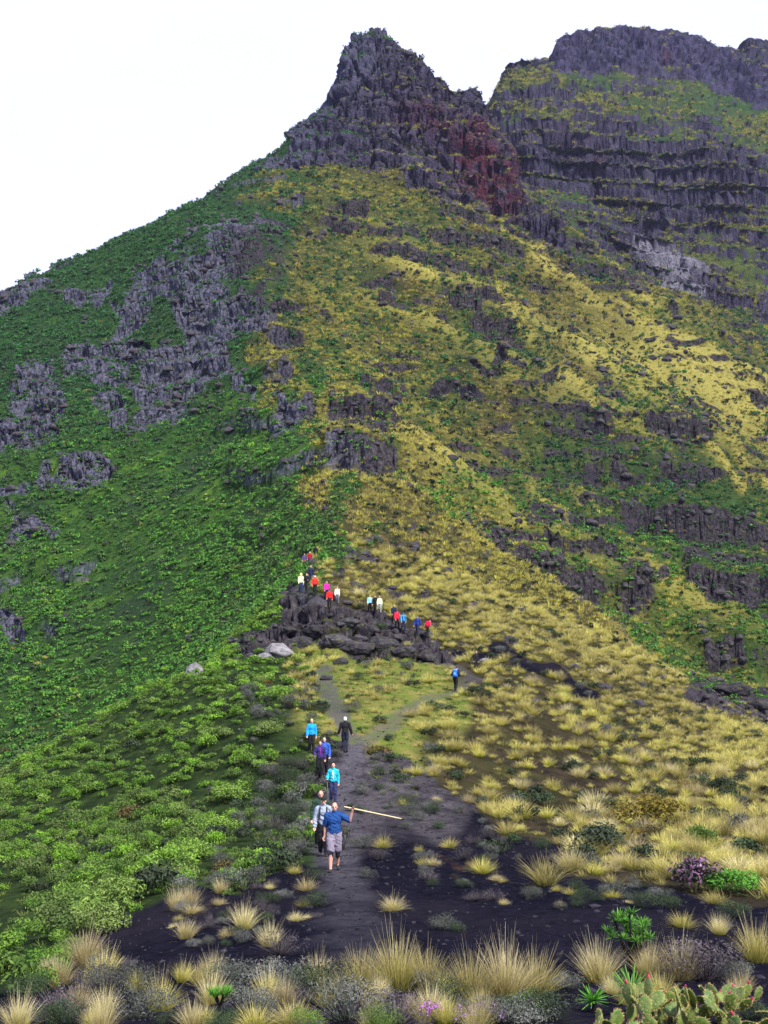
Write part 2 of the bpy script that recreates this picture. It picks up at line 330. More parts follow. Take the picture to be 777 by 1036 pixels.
# break the rock faces up along their normals
def normals():
    P = np.stack([X, Y, Z], -1); du = np.gradient(P, axis=1); dv = np.gradient(P, axis=0)
    n = np.cross(du, dv); n /= np.linalg.norm(n, axis=-1, keepdims=True) + 1e-12
    return n
N = normals()
cliff = np.clip(np.maximum(m_peak, back * .9) + mr, 0, 1)
def ridged(s, zs, k): return 1 - 2 * np.abs(fbm(X / s, Y / s, Z / zs, 3, k))
blk = np.round(fbm(X / 10, Y / 10, Z / 20, 3, 4) * 5) / 5
blk2 = np.round(fbm(X / 3.6, Y / 3.6, Z / 5.5, 2, 1) * 4) / 4
big = np.clip(SD / 480, .2, 1.6)
disp = cliff * sstep(130, 220, SD) * big * (1 - .62 * m_peak) * (3.4 * ridged(26, 60, 0) + 2.2 * blk + .8 * ridged(8, 13, 2) + .5 * ridged(2.7, 3.5, 1))
farm = np.clip(np.maximum(m_peak, back), 0, 1); midm = mr * sstep(130, 200, SD) * (1 - m_peak)
fm2 = farm * (1 - .45 * m_peak)
bflat = back * (1 - flute)
disp *= (1 - .8 * bflat) * (1 - .6 * np.clip(mr0, 0, 1) * (1 - m_peak))
disp += blocks(fm2 * (1 - bflat), 17, 1.3, .22, .5, .14) + blocks(farm * (1 - bflat), 6.2, 1.3, .34, .6, .2) + blocks(bflat, 16, .62, .30, .5, .10) + blocks(bflat, 6.5, .55, .34, .5, .16)
disp += blocks(mr0 * sstep(130, 200, SD) * (1 - m_peak) * np.where(PX > divx, .45, 1), 7, .8, .26, .5, .10) + blocks(midm, 2.8, .8, .32, .6, .15)
disp *= (1 - back * .3) * (1 - .8 * g_veg)
gq = (Z + wr * .9) / 9.5; gf = gq - np.floor(gq); disp -= farm * (1 - flute) * (1 - .6 * m_peak) * 3.4 * np.exp(-((gf - .5) / .10) ** 2) * sstep(-.25, .1, nA + nE * .4)
disp -= cliff * big * sstep(130, 220, SD) * 2.0
disp = disp + flute * 7 * ridged(24, 190, 4) + m_peak * (2.2 * ridged(44, 110, 5) - .4)
disp = disp + blocks(outc, 2.6, 1.0, .30, .6, .16) + blocks(outc, .9, .9, .3, .5, .15) + outc * .15 * ridged(.7, .7, 3)
X = X + N[..., 0] * disp; Y = Y + N[..., 1] * disp; Z = Z + N[..., 2] * disp * .6
N = normals()
steep = 1 - N[..., 2]
# bare rock wherever it is too steep to hold plants
r_back = back * np.clip(sstep(.30, .50, steep + nE * .22 + nD * .1 - .34 * g_veg + .2 * flute), 0, 1)
r_peak = m_peak * np.clip(sstep(.16, .34, steep + nE * .16), 0, 1)
rock = np.clip(np.maximum(np.maximum(r_back, r_peak), mr * sstep(.05, .5, mr + nE * .4)), 0, 1)
rock = np.maximum(rock, m_pale); yellow = np.maximum(yellow, back * np.clip(.45 + nA * .7, 0, 1))
m_dark = np.clip(.55 * m_peak + .75 * flute + .6 * back, 0, 1)
m_red = (caps(qx2, qy2, [(482,150,16),(500,180,24),(514,206,18)], .8) * m_peak + .5 * m_peak * caps(qx2, qy2, [(440,110,16),(480,140,22),(500,180,30)], .8) + .35 * caps(qx, qy, [(420,120,20),(500,130,14),(470,170,30)], .9) * m_peak
         + back * .15 * caps(qx, qy, [(560,140,20),(590,150,20)], .9) + back * .3 * caps(qx2, qy2, [(607,150,6),(606,185,8)], .6) + .5 * back * caps(qx2, qy2, [(675,55,6)], .8))
Wv = (Z - EYE) / Y
PX, PY = project(X, Y, Z)
cm = np.maximum.accumulate(Wv, axis=0)
VIS = Wv >= cm - .0012
# ------------------------------------------------------------------ materials
class NT:
    def __init__(self, name):
        self.m = bpy.data.materials.new(name); self.m.use_nodes = True
        self.t = self.m.node_tree; self.t.nodes.clear()
        self.out = self.n('ShaderNodeOutputMaterial')
    def n(self, typ, **kw):
        d = self.t.nodes.new(typ)
        for k, v in kw.items(): setattr(d, k, v)
        return d
    def put(self, sock, v):
        if hasattr(v, 'is_linked') or isinstance(v, bpy.types.NodeSocket): self.t.links.new(v, sock)
        else: sock.default_value = v if not (isinstance(v, tuple) and len(v) == 3 and sock.type == 'RGBA') else (*v, 1)
    def math(self, op, a, b=0.0, clamp=False):
        d = self.n('ShaderNodeMath', operation=op, use_clamp=clamp); self.put(d.inputs[0], a); self.put(d.inputs[1], b); return d.outputs[0]
    def mix(self, f, a, b, blend='MIX'):
        d = self.n('ShaderNodeMix', data_type='RGBA', blend_type=blend); self.put(d.inputs[0], f); self.put(d.inputs[6], a); self.put(d.inputs[7], b); return d.outputs[2]
    def ramp(self, f, lo, hi):
        d = self.n('ShaderNodeMapRange', clamp=True); self.put(d.inputs[0], f); d.inputs[1].default_value = lo; d.inputs[2].default_value = hi; return d.outputs[0]
    def coord(self): return self.n('ShaderNodeTexCoord').outputs['Object']
    def noise(self, vec, scale, detail=4, rough=.55, sc=None):
        if sc:
            mp = self.n('ShaderNodeMapping'); self.put(mp.inputs[0], vec); mp.inputs[3].default_value = sc; vec = mp.outputs[0]
        d = self.n('ShaderNodeTexNoise'); self.put(d.inputs['Vector'], vec); d.inputs['Scale'].default_value = scale
        d.inputs['Detail'].default_value = detail; d.inputs['Roughness'].default_value = rough; return d.outputs[0]
    def voro(self, vec, scale, feature='F1', out=0):
        d = self.n('ShaderNodeTexVoronoi', feature=feature); self.put(d.inputs['Vector'], vec); d.inputs['Scale'].default_value = scale; return d.outputs[out]
    def attr(self, name):
        d = self.n('ShaderNodeAttribute', attribute_name=name); s = self.n('ShaderNodeSeparateColor'); self.t.links.new(d.outputs[0], s.inputs[0])
        return s.outputs[0], s.outputs[1], s.outputs[2], d.outputs['Alpha']
    def bsdf(self, col, rough=.8, spec=.2, bump=None, bs=.5, bd=.1, metal=0):
        p = self.n('ShaderNodeBsdfPrincipled'); self.put(p.inputs['Base Color'], col); self.put(p.inputs['Roughness'], rough)
        p.inputs['Specular IOR Level'].default_value = spec; p.inputs['Metallic'].default_value = metal
        if bump is not None:
            b = self.n('ShaderNodeBump'); b.inputs['Strength'].default_value = bs; b.inputs['Distance'].default_value = bd
            self.put(b.inputs['Height'], bump); self.t.links.new(b.outputs[0], p.inputs['Normal'])
        return p.outputs[0]
    def done(self, s): self.t.links.new(s, self.out.inputs[0]); return self.m

def mat_ground():
    t = NT('ground'); co = t.coord()
    rock, soil, path, yel = t.attr('cover'); red, lush, pale, dist = t.attr('cover_more'); rust, ribm, cind, darkr = t.attr('cover_extra')
    n1 = t.noise(co, .9, 5, .65); n2 = t.noise(co, .16, 5, .6); n3 = t.noise(co, .035, 4, .6); n4 = t.noise(co, 4.5, 4, .65)
    far = t.ramp(dist, .1, .35)
    # plant cover seen between the tufts
    brown = t.mix(t.ramp(n1, .35, .65), (.012, .011, .009), (.040, .031, .020))
    n5 = t.noise(co, .07, 6, .7); straw = t.mix(t.ramp(n2, .35, .62), (.10, .092, .024), (.21, .19, .048)); straw = t.mix(t.ramp(n5, .47, .56), straw, t.mix(n1, (.032, .030, .014), (.075, .062, .030)))
    ymix = t.mix(t.ramp(n1, .40, .56), straw, t.mix(t.ramp(n2, .45, .6), (.030, .040, .010), (.050, .036, .024)))
    ymix = t.mix(t.ramp(n3, .52, .68), ymix, t.mix(t.ramp(n1, .4, .6), (.03, .045, .014), (.09, .085, .03)))
    ymix = t.mix(ribm, ymix, t.mix(t.ramp(n4, .38, .6), t.mix(t.ramp(n1, .42, .58), (.085, .08, .02), (.20, .185, .045)), (.34, .305, .08)))  # paler straw along rib crests, a highlight painted into the grass colour
    ynear = t.mix(t.ramp(n2, .5, .7), brown, (.040, .042, .014))
    ycol = t.mix(far, ynear, ymix)
    gfar = t.mix(t.ramp(n1, .4, .6), (.014, .036, .010), (.036, .085, .018))
    gfar = t.mix(t.ramp(n2, .5, .7), gfar, (.07, .14, .022)); gfar = t.mix(t.ramp(n3, .5, .65), gfar, t.mix(n1, (.012, .028, .014), (.035, .065, .03)))
    gnear = t.mix(t.ramp(n1, .4, .65), (.011, .020, .008), (.028, .048, .014))
    gcol = t.mix(far, gnear, gfar)
    gcol = t.mix(t.math('MULTIPLY', t.ramp(dist, .4, .52), .6), gcol, t.mix(t.ramp(n1, .4, .6), (.010, .026, .014), (.024, .058, .024)))  # distance haze painted into the green ground as a dark bluish tint
    col = t.mix(yel, gcol, ycol)
    lcol = t.mix(t.ramp(n1, .4, .62), (.085, .125, .022), (.17, .15, .045)); lcol = t.mix(t.ramp(n4, .55, .7), lcol, (.05, .09, .016))
    col = t.mix(lush, col, lcol)
    # cinder and trodden path
    scol = t.mix(t.ramp(n4, .35, .7), (.002, .002, .006), (.0085, .0085, .017)); scol = t.mix(t.ramp(n2, .45, .7), scol, (.013, .011, .017))
    scol = t.mix(t.ramp(t.voro(co, 9), .12, .04), scol, (.045, .044, .052))
    scol = t.mix(t.math('MULTIPLY', cind, t.ramp(n1, .25, .6)), scol, t.mix(t.ramp(n4, .3, .7), (.038, .034, .040), (.085, .078, .086)))
    smask = t.ramp(t.math('ADD', soil, t.math('MULTIPLY', t.math('SUBTRACT', n1, .5), .9)), .35, .6)
    col = t.mix(smask, col, scol)
    col = t.mix(t.ramp(t.math('ADD', t.math('MULTIPLY', rust, .45), t.math('MULTIPLY', t.math('SUBTRACT', n1, .5), 1.3)), .35, .9), col, t.mix(n4, (.05, .030, .018), (.10, .060, .030)))
    pcol = t.mix(t.ramp(n4, .3, .7), (.040, .038, .048), (.088, .083, .098))
    pcol = t.mix(t.ramp(dist, .030, .062), t.mix(t.ramp(n4, .3, .7), (.010, .010, .016), (.026, .025, .034)), pcol)
    col = t.mix(t.math('MULTIPLY', path, t.ramp(n1, .2, .5)), col, pcol)
    # rock
    vcol = t.voro(co, .35, 'F1', 1); sepv = t.n('ShaderNodeSeparateColor'); t.t.links.new(vcol, sepv.inputs[0])
    r1 = t.noise(co, .25, 6, .7, (1, 1, .45)); r2 = t.noise(co, 1.6, 5, .7, (1, 1, .5)); lay = t.noise(co, .05, 5, .65, (.25, .25, 4.5))
    rc = t.mix(t.ramp(r1, .38, .62), (.014, .012, .024), (.075, .069, .10)); rc = t.mix(t.ramp(r2, .52, .70), rc, (.21, .20, .25)); rc = t.mix(t.ramp(r2, .46, .36), rc, (.012, .011, .020)); rc = t.mix(t.math('MULTIPLY', t.math('SUBTRACT', 1.0, darkr), .85), rc, t.mix(t.ramp(r2, .4, .68), (.010, .009, .011), (.085, .074, .072)))
    rc = t.mix(t.math('MULTIPLY', t.ramp(lay, .5, .62), .6), rc, (.026, .024, .036))
    rc = t.mix(t.math('MULTIPLY', sepv.outputs[0], .35), rc, (.05, .045, .06))
    rc = t.mix(t.math('MULTIPLY', t.math('MULTIPLY', cind, t.ramp(dist, .18, .22)), .6), rc, t.mix(t.ramp(r2, .36, .66), (.026, .030, .052), (.20, .205, .285)))
    rc = t.mix(t.math('MULTIPLY', darkr, .8), rc, t.mix(t.ramp(r1, .4, .65), (.011, .010, .028), (.058, .052, .105)))
    rc = t.mix(t.math('MULTIPLY', t.math('MULTIPLY', red, t.ramp(t.noise(co, .12, 5, .7), .36, .6)), t.ramp(r1, .2, .5)), rc, t.mix(t.ramp(r2, .4, .7), (.042, .011, .022), (.105, .033, .046)))
    rc = t.mix(pale, rc, t.mix(t.ramp(r2, .4, .65), (.07, .068, .09), (.22, .215, .25)))
    lich = t.math('MULTIPLY', t.ramp(t.noise(co, .6, 5, .7), .56, .66), .75)
    rc = t.mix(t.math('MULTIPLY', lich, t.math('SUBTRACT', 1.0, pale)), rc, t.mix(yel, (.022, .045, .014), (.065, .070, .022)))
    col = t.mix(t.ramp(t.math('ADD', rock, t.math('MULTIPLY', t.math('SUBTRACT', n1, .5), .7)), .38, .62), col, rc)
    b1 = t.math('ADD', t.math('MULTIPLY', t.noise(co, .9, 8, .72), 1.0), t.math('MULTIPLY', n4, .12))
    rb = t.math('ADD', t.math('MULTIPLY', r1, .8), t.math('MULTIPLY', t.voro(co, .55, 'DISTANCE_TO_EDGE'), .7))
    h = t.math('ADD', b1, t.math('MULTIPLY', rock, rb))
    h = t.math('MULTIPLY', h, t.ramp(dist, -.04, .5))
    return t.done(t.bsdf(col, .95, .02, h, 1.0, 1.6))
M_GROUND = mat_ground()

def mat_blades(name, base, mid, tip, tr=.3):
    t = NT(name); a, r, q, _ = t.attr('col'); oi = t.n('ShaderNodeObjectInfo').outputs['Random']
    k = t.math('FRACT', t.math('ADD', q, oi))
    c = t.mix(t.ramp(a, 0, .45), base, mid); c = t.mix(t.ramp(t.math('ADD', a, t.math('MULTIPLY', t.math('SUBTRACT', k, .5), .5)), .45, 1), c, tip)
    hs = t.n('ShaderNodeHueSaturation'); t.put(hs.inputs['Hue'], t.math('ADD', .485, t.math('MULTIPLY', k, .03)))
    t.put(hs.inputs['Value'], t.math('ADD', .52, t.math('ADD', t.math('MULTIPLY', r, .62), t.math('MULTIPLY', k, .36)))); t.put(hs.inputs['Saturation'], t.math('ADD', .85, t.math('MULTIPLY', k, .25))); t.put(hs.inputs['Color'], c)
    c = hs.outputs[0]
    d = t.bsdf(c, .7, .15); tl = t.n('ShaderNodeBsdfTranslucent'); t.put(tl.inputs[0], c)
    mx = t.n('ShaderNodeMixShader'); mx.inputs[0].default_value = tr; t.t.links.new(d, mx.inputs[1]); t.t.links.new(tl.outputs[0], mx.inputs[2])
    return t.done(mx.outputs[0])
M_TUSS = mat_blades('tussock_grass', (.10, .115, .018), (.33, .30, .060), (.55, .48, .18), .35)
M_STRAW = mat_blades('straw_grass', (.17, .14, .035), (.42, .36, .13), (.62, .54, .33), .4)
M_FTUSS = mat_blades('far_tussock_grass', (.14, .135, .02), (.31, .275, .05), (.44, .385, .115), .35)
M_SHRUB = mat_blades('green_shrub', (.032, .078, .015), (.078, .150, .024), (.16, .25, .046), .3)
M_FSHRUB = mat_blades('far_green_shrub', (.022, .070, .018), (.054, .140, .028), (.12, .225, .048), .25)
M_HAZED_SHRUB = mat_blades('hazed_green_shrub', (.014, .050, .020), (.034, .098, .032), (.07, .155, .05), .25)  # same shrubs farther up, haze put into the colour: bluer and darker
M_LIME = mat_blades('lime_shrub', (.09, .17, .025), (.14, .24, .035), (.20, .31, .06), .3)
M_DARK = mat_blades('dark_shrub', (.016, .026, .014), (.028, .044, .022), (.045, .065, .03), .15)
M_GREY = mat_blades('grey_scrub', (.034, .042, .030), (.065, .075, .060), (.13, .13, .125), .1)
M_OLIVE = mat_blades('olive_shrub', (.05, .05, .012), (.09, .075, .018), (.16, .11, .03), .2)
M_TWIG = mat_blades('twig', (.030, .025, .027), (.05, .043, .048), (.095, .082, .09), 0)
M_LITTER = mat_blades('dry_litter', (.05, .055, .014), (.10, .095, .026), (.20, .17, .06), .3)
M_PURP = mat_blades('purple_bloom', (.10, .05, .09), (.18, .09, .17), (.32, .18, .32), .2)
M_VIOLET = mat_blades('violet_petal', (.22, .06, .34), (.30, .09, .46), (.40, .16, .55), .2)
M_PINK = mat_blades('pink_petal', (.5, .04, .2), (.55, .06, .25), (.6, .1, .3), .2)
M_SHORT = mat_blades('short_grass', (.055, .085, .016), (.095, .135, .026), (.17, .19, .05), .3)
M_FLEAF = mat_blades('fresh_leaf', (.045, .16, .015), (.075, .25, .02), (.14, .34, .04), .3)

def mat_flat(name, col, rough=.75, spec=.25, var=.15, scale=14, bump=0.0, metal=0):
    t = NT(name); co = t.coord(); n = t.noise(co, scale, 4)
    c = t.mix(t.ramp(n, .3, .7), tuple(x * (1 - var) for x in col), tuple(min(1, x * (1 + var)) for x in col))
    return t.done(t.bsdf(c, rough, spec, n if bump else None, bump, .02, metal))
_fm = {}
def cloth(col, rough=.85):
    k = tuple(round(x, 3) for x in col)
    if k not in _fm: _fm[k] = mat_flat('fabric', col, rough, .15, .22, 7, .6)
    return _fm[k]
M_SKIN = mat_flat('skin', (.50, .27, .20), .55, .35, .12, 20)
M_BOOT = mat_flat('boot', (.02, .019, .022), .7); M_METAL = mat_flat('pole_metal', (.30, .31, .33), .35, .5, .05, 5, 0, .8)
M_WOOD = mat_flat('pale_wood', (.55, .46, .26), .6, .3, .2, 6); M_EYE = mat_flat('eye_dark', (.015, .012, .012), .3)
M_LIP = mat_flat('lip', (.32, .12, .10), .6); M_RUBBER = mat_flat('rubber', (.018, .018, .02), .8)

def mat_boulder():
    t = NT('boulder_rock'); co = t.coord(); oi = t.n('ShaderNodeObjectInfo').outputs['Random']
    n = t.noise(co, 2.2, 8, .7); m = t.noise(co, 9, 6, .7)
    c = t.mix(t.ramp(n, .35, .65), (.011, .010, .013), (.046, .042, .050)); c = t.mix(t.ramp(m, .56, .74), c, (.10, .094, .108))
    c = t.mix(t.math('MULTIPLY', t.ramp(t.noise(co, 3.1, 5), .56, .64), .7), c, (.06, .065, .025))
    hs = t.n('ShaderNodeHueSaturation'); t.put(hs.inputs['Value'], t.math('ADD', .7, t.math('MULTIPLY', oi, .7))); t.put(hs.inputs['Color'], c)
    return t.done(t.bsdf(hs.outputs[0], .9, .15, n, .9, .15))
M_BOULDER = mat_boulder()
M_PALEROCK = mat_flat('pale_rock', (.15, .145, .155), .9, .15, .45, 2.5, .9)
def mat_pad():
    t = NT('cactus_pad'); co = t.coord(); oi = t.n('ShaderNodeObjectInfo').outputs['Random']; n = t.noise(co, 5, 4)
    c = t.mix(oi, (.030, .085, .018), (.10, .16, .026)); c = t.mix(t.ramp(n, .45, .7), c, (.17, .17, .045))
    v = t.voro(co, 22); c = t.mix(t.ramp(v, .2, .1), c, (.26, .18, .07))
    return t.done(t.bsdf(c, .5, .35, v, .3, .01))
M_PAD = mat_pad(); M_SPINE = mat_flat('cactus_spine', (.52, .40, .15), .6); M_FRUIT = mat_flat('cactus_fruit', (.30, .02, .06), .5)

# ------------------------------------------------------------------ mesh helpers
def mesh_np(name, V, faces, mat=None, col=None, smooth=False, extra=None):
    """faces: int array (n,3) or (n,4)"""
    V = np.asarray(V, np.float32); faces = np.asarray(faces, np.int32); n, k = faces.shape
    me = bpy.data.meshes.new(name); me.vertices.add(len(V)); me.vertices.foreach_set('co', V.ravel())
    me.loops.add(n * k); me.loops.foreach_set('vertex_index', faces.ravel())
    me.polygons.add(n); me.polygons.foreach_set('loop_start', np.arange(0, n * k, k, dtype=np.int32))
    try: me.polygons.foreach_set('loop_total', np.full(n, k, np.int32))
    except Exception: pass
    me.polygons.foreach_set('use_smooth', np.full(n, bool(smooth)))
    for an, arr in ([('col', col)] if col is not None else []) + list((extra or {}).items()):
        a = me.attributes.new(an, 'FLOAT_COLOR', 'POINT'); a.data.foreach_set('color', np.ascontiguousarray(arr, np.float32).ravel())
    me.update(calc_edges=True)
    if mat: me.materials.append(mat)
    return me
def link(name, me, parent=None, loc=None):
    o = bpy.data.objects.new(name, me); COL.objects.link(o)
    if parent: o.parent = parent
    if loc is not None: o.location = loc
    return o
def tag(o, label, cat, group=None):
    o['label'] = label; o['category'] = cat
    if group: o['group'] = group
    return o
def empty(name, loc, label, cat, group=None, rz=0, sc=1):
    o = bpy.data.objects.new(name, None); COL.objects.link(o); o.location = loc; o.rotation_euler = (0, 0, rz); o.scale = (sc, sc, sc)
    o.empty_display_size = .2
    return tag(o, label, cat, group)

# ------------------------------------------------------------------ ground objects
def build_ground():
    idx = np.arange(ROWS * NU).reshape(ROWS, NU)
    q = np.stack([idx[:-1, :-1], idx[:-1, 1:], idx[1:, 1:], idx[1:, :-1]], -1).reshape(-1, 4)
    fl = np.zeros((ROWS, NU), np.int8)
    fl[m_path > .5] = 1; fl[(soil > .5) & (m_path <= .5)] = 2; fl[m_peak > .5] = 3; fl[(back > .5)] = 4
    lab = fl[:-1, :-1].ravel(); flat = (rock[:-1, :-1].ravel() > .5)
    V = np.stack([X, Y, Z], -1).reshape(-1, 3)
    def rgba(*c): return np.stack([np.broadcast_to(np.asarray(x, np.float32), X.shape) for x in c], -1).reshape(-1, 4)
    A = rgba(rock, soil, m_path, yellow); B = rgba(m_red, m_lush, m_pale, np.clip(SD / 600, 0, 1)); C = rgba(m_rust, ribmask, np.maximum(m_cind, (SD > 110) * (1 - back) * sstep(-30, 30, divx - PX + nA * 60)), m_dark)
    for k, nm in enumerate(['hillside', 'path', 'volcanic_soil', 'mountain_peak', 'mountain']):
        f = q[lab == k]; u, inv = np.unique(f, return_inverse=True)
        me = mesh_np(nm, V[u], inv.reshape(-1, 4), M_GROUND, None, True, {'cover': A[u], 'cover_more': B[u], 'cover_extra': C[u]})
        me.polygons.foreach_set('use_smooth', ~flat[lab == k]); o = link(nm, me); o['kind'] = 'structure'

# ------------------------------------------------------------------ light
def build_haze():
    z0 = float(Z.min()) - 1.0; z1 = float(Z.max()) + 12.0
    V = [(x, y, z) for z in (z0, z1) for x, y in ((-7000, -60), (7000, -60), (7000, 6200), (-7000, 6200))]
    me = bpy.data.meshes.new('haze'); me.from_pydata(V, [], [(3, 2, 1, 0), (4, 5, 6, 7), (0, 1, 5, 4), (1, 2, 6, 5), (2, 3, 7, 6), (3, 0, 4, 7)])
    m = bpy.data.materials.new('haze_air'); m.use_nodes = True; nt = m.node_tree; nt.nodes.clear(); o = nt.nodes.new('ShaderNodeOutputMaterial'); v = nt.nodes.new('ShaderNodeVolumePrincipled')
    v.inputs['Color'].default_value = (.60, .64, 1, 1); v.inputs['Density'].default_value = .000035; v.inputs['Anisotropy'].default_value = .2; nt.links.new(v.outputs[0], o.inputs['Volume'])
    me.materials.append(m); link('haze', me)['kind'] = 'stuff'

def build_light():
    w = bpy.data.worlds.new('World'); scene.world = w; w.use_nodes = True; nt = w.node_tree; nt.nodes.clear()
    out = nt.nodes.new('ShaderNodeOutputWorld'); bg = nt.nodes.new('ShaderNodeBackground'); bg2 = nt.nodes.new('ShaderNodeBackground')
    sky = nt.nodes.new('ShaderNodeTexSky'); sky.sky_type = 'NISHITA'; sky.sun_disc = False
    sky.sun_elevation = SUN_EL; sky.sun_rotation = SUN_ROT; sky.air_density = 1.2; sky.dust_density = 2.0
    nt.links.new(sky.outputs[0], bg.inputs[0]); bg.inputs[1].default_value = .1
    # a bright unbroken layer of thin cloud over nearly the whole sky
    tc = nt.nodes.new('ShaderNodeTexCoord'); mp = nt.nodes.new('ShaderNodeMapping'); mp.inputs[3].default_value = (1, 1, 3)
    nz = nt.nodes.new('ShaderNodeTexNoise'); nz.inputs['Scale'].default_value = 2.2; nz.inputs['Detail'].default_value = 6
    nt.links.new(tc.outputs['Generated'], mp.inputs[0]); nt.links.new(mp.outputs[0], nz.inputs['Vector'])
    mr_ = nt.nodes.new('ShaderNodeMapRange'); mr_.inputs[1].default_value = .25; mr_.inputs[2].default_value = .6; mr_.inputs[3].default_value = .88; mr_.inputs[4].default_value = .97
    nt.links.new(nz.outputs[0], mr_.inputs[0])
    bg2.inputs[0].default_value = SKY_COL; bg2.inputs[1].default_value = SKY_STR
    ms = nt.nodes.new('ShaderNodeMixShader'); nt.links.new(mr_.outputs[0], ms.inputs[0]); nt.links.new(bg.outputs[0], ms.inputs[1]); nt.links.new(bg2.outputs[0], ms.inputs[2])
    nt.links.new(ms.outputs[0], out.inputs[0])
    ld = bpy.data.lights.new('sun', 'SUN'); ld.energy = SUN_STR; ld.angle = math.radians(7); ld.color = (1, .95, .85)
    lo = bpy.data.objects.new('sun', ld); COL.objects.link(lo)
    d = Vector((math.sin(SUN_ROT) * math.cos(SUN_EL), math.cos(SUN_ROT) * math.cos(SUN_EL), math.sin(SUN_EL)))
    lo.rotation_euler = d.to_track_quat('Z', 'Y').to_euler(); lo.location = d * 300
SUN_EL, SUN_ROT = math.radians(50), math.radians(142)      # behind the photographer, high, a little to the side
SUN_STR, SKY_STR, SKY_COL = 5.0, .60, (.97, 1.0, 1.45, 1)
vs = scene.view_settings; scene.display_settings.display_device = 'sRGB'
vs.view_transform = 'Standard'; vs.look = 'None'; vs.exposure = .86; vs.gamma = 1; vs.use_curve_mapping = False
cy = scene.cycles; cy.max_bounces = 4; cy.diffuse_bounces = 2; cy.glossy_bounces = 1; cy.transmission_bounces = 2; cy.transparent_max_bounces = 4
# ------------------------------------------------------------------ plant shapes (all quads; col = along-leaf, per-leaf, per-plant)
def proto_blades(n, h, base_r, lean, droop, width, segs, seed, hv=.35):
    r = np.random.default_rng(seed); a = r.random(n) * 2 * math.pi; q = np.sqrt(r.random(n)); b = base_r * q
    L = h * (1 - hv + hv * 1.3 * r.random(n)) * (1 - .15 * q); th = lean * (.12 + .88 * q) * (.6 + .8 * r.random(n)); dr = droop * (.3 + r.random(n)) * q
    az = a + r.normal(0, .85, n); th = np.where(r.random(n) < .10, th + r.normal(.3, .5, n), th); t = np.linspace(0, 1, segs + 1)[None]
    hor = L[:, None] * (np.sin(th)[:, None] * t + dr[:, None] * t ** 2.2); ver = L[:, None] * (np.cos(th)[:, None] * t - .45 * dr[:, None] * t ** 2.4)
    cx = (b * np.cos(a))[:, None] + hor * np.cos(az)[:, None]; cy_ = (b * np.sin(a))[:, None] + hor * np.sin(az)[:, None]
    w = width * (.6 + .8 * r.random(n))[:, None] * np.maximum(1 - t, .06) ** .6
    pa = az + math.pi / 2 + r.normal(0, .7, n)
    ox = np.cos(pa)[:, None] * w; oy = np.sin(pa)[:, None] * w
    V = np.stack([np.stack([cx - ox, cy_ - oy, ver], -1), np.stack([cx + ox, cy_ + oy, ver], -1)], 2)       # n, s+1, 2, 3
    i = np.arange(n * (segs + 1) * 2).reshape(n, segs + 1, 2)
    f = np.stack([i[:, :-1, 0], i[:, :-1, 1], i[:, 1:, 1], i[:, 1:, 0]], -1).reshape(-1, 4)
    c = np.zeros(V.shape[:3] + (4,), np.float32); c[..., 0] = t[:, :, None]; c[..., 1] = r.random(n)[:, None, None]; c[..., 3] = 1
    return V.reshape(-1, 3), f, c.reshape(-1, 4)
def quads_at(P, Nn, L, Wd, r, tval, up=.0):
    n = len(P); T = r.normal(size=(n, 3)); T[:, 2] += up; T -= Nn * (T * Nn).sum(1, keepdims=True); T /= np.linalg.norm(T, axis=1, keepdims=True) + 1e-9
    B = np.cross(Nn, T); L = np.broadcast_to(L, (n,))[:, None]; Wd = np.broadcast_to(Wd, (n,))[:, None]
    V = np.stack([P - T * L, P - B * Wd + T * L * .1, P + T * L, P + B * Wd + T * L * .1], 1)
    f = np.arange(n * 4).reshape(n, 4); c = np.zeros((n, 4, 4), np.float32); c[..., 0] = tval[:, None]; c[..., 1] = r.random(n)[:, None]; c[..., 3] = 1
    return V.reshape(-1, 3), f, c.reshape(-1, 4)
def proto_bush(n, R, H, lobes, leaf, seed, up=.3, wr=.45, sp=.72):
    r = np.random.default_rng(seed)
    la = r.random(lobes) * 2 * math.pi; lq = np.sqrt(r.random(lobes)) * sp; lz = H * (.30 + .45 * (1 - lq ** 2)) * (.75 + .5 * r.random(lobes))
    lc = np.stack([R * lq * np.cos(la), R * lq * np.sin(la), lz], -1); lr = R * (.26 + .2 * r.random(lobes)); k = r.integers(0, lobes, n)
    d = r.normal(size=(n, 3)); d[:, 2] = d[:, 2] * .8 + .35; d /= np.linalg.norm(d, axis=1, keepdims=True)
    P = lc[k] + d * (lr[k] * (.55 + .5 * r.random(n)))[:, None] * np.array([1, 1, .85]); P[:, 2] = np.maximum(P[:, 2], .02)
    Nn = d + r.normal(0, .55, (n, 3)); Nn[:, 2] += .25; Nn /= np.linalg.norm(Nn, axis=1, keepdims=True)
    tone = r.random(lobes)[k] * .6 + r.random(n) * .4
    return quads_at(P, Nn, leaf * (.7 + .6 * r.random(n)), leaf * wr, r, tone, up)
def join(*parts):
    V, Fc, C, o = [], [], [], 0
    for v, f, c in parts: V.append(v); Fc.append(f + o); C.append(c); o += len(v)
    return np.concatenate(V), np.concatenate(Fc), np.concatenate(C)
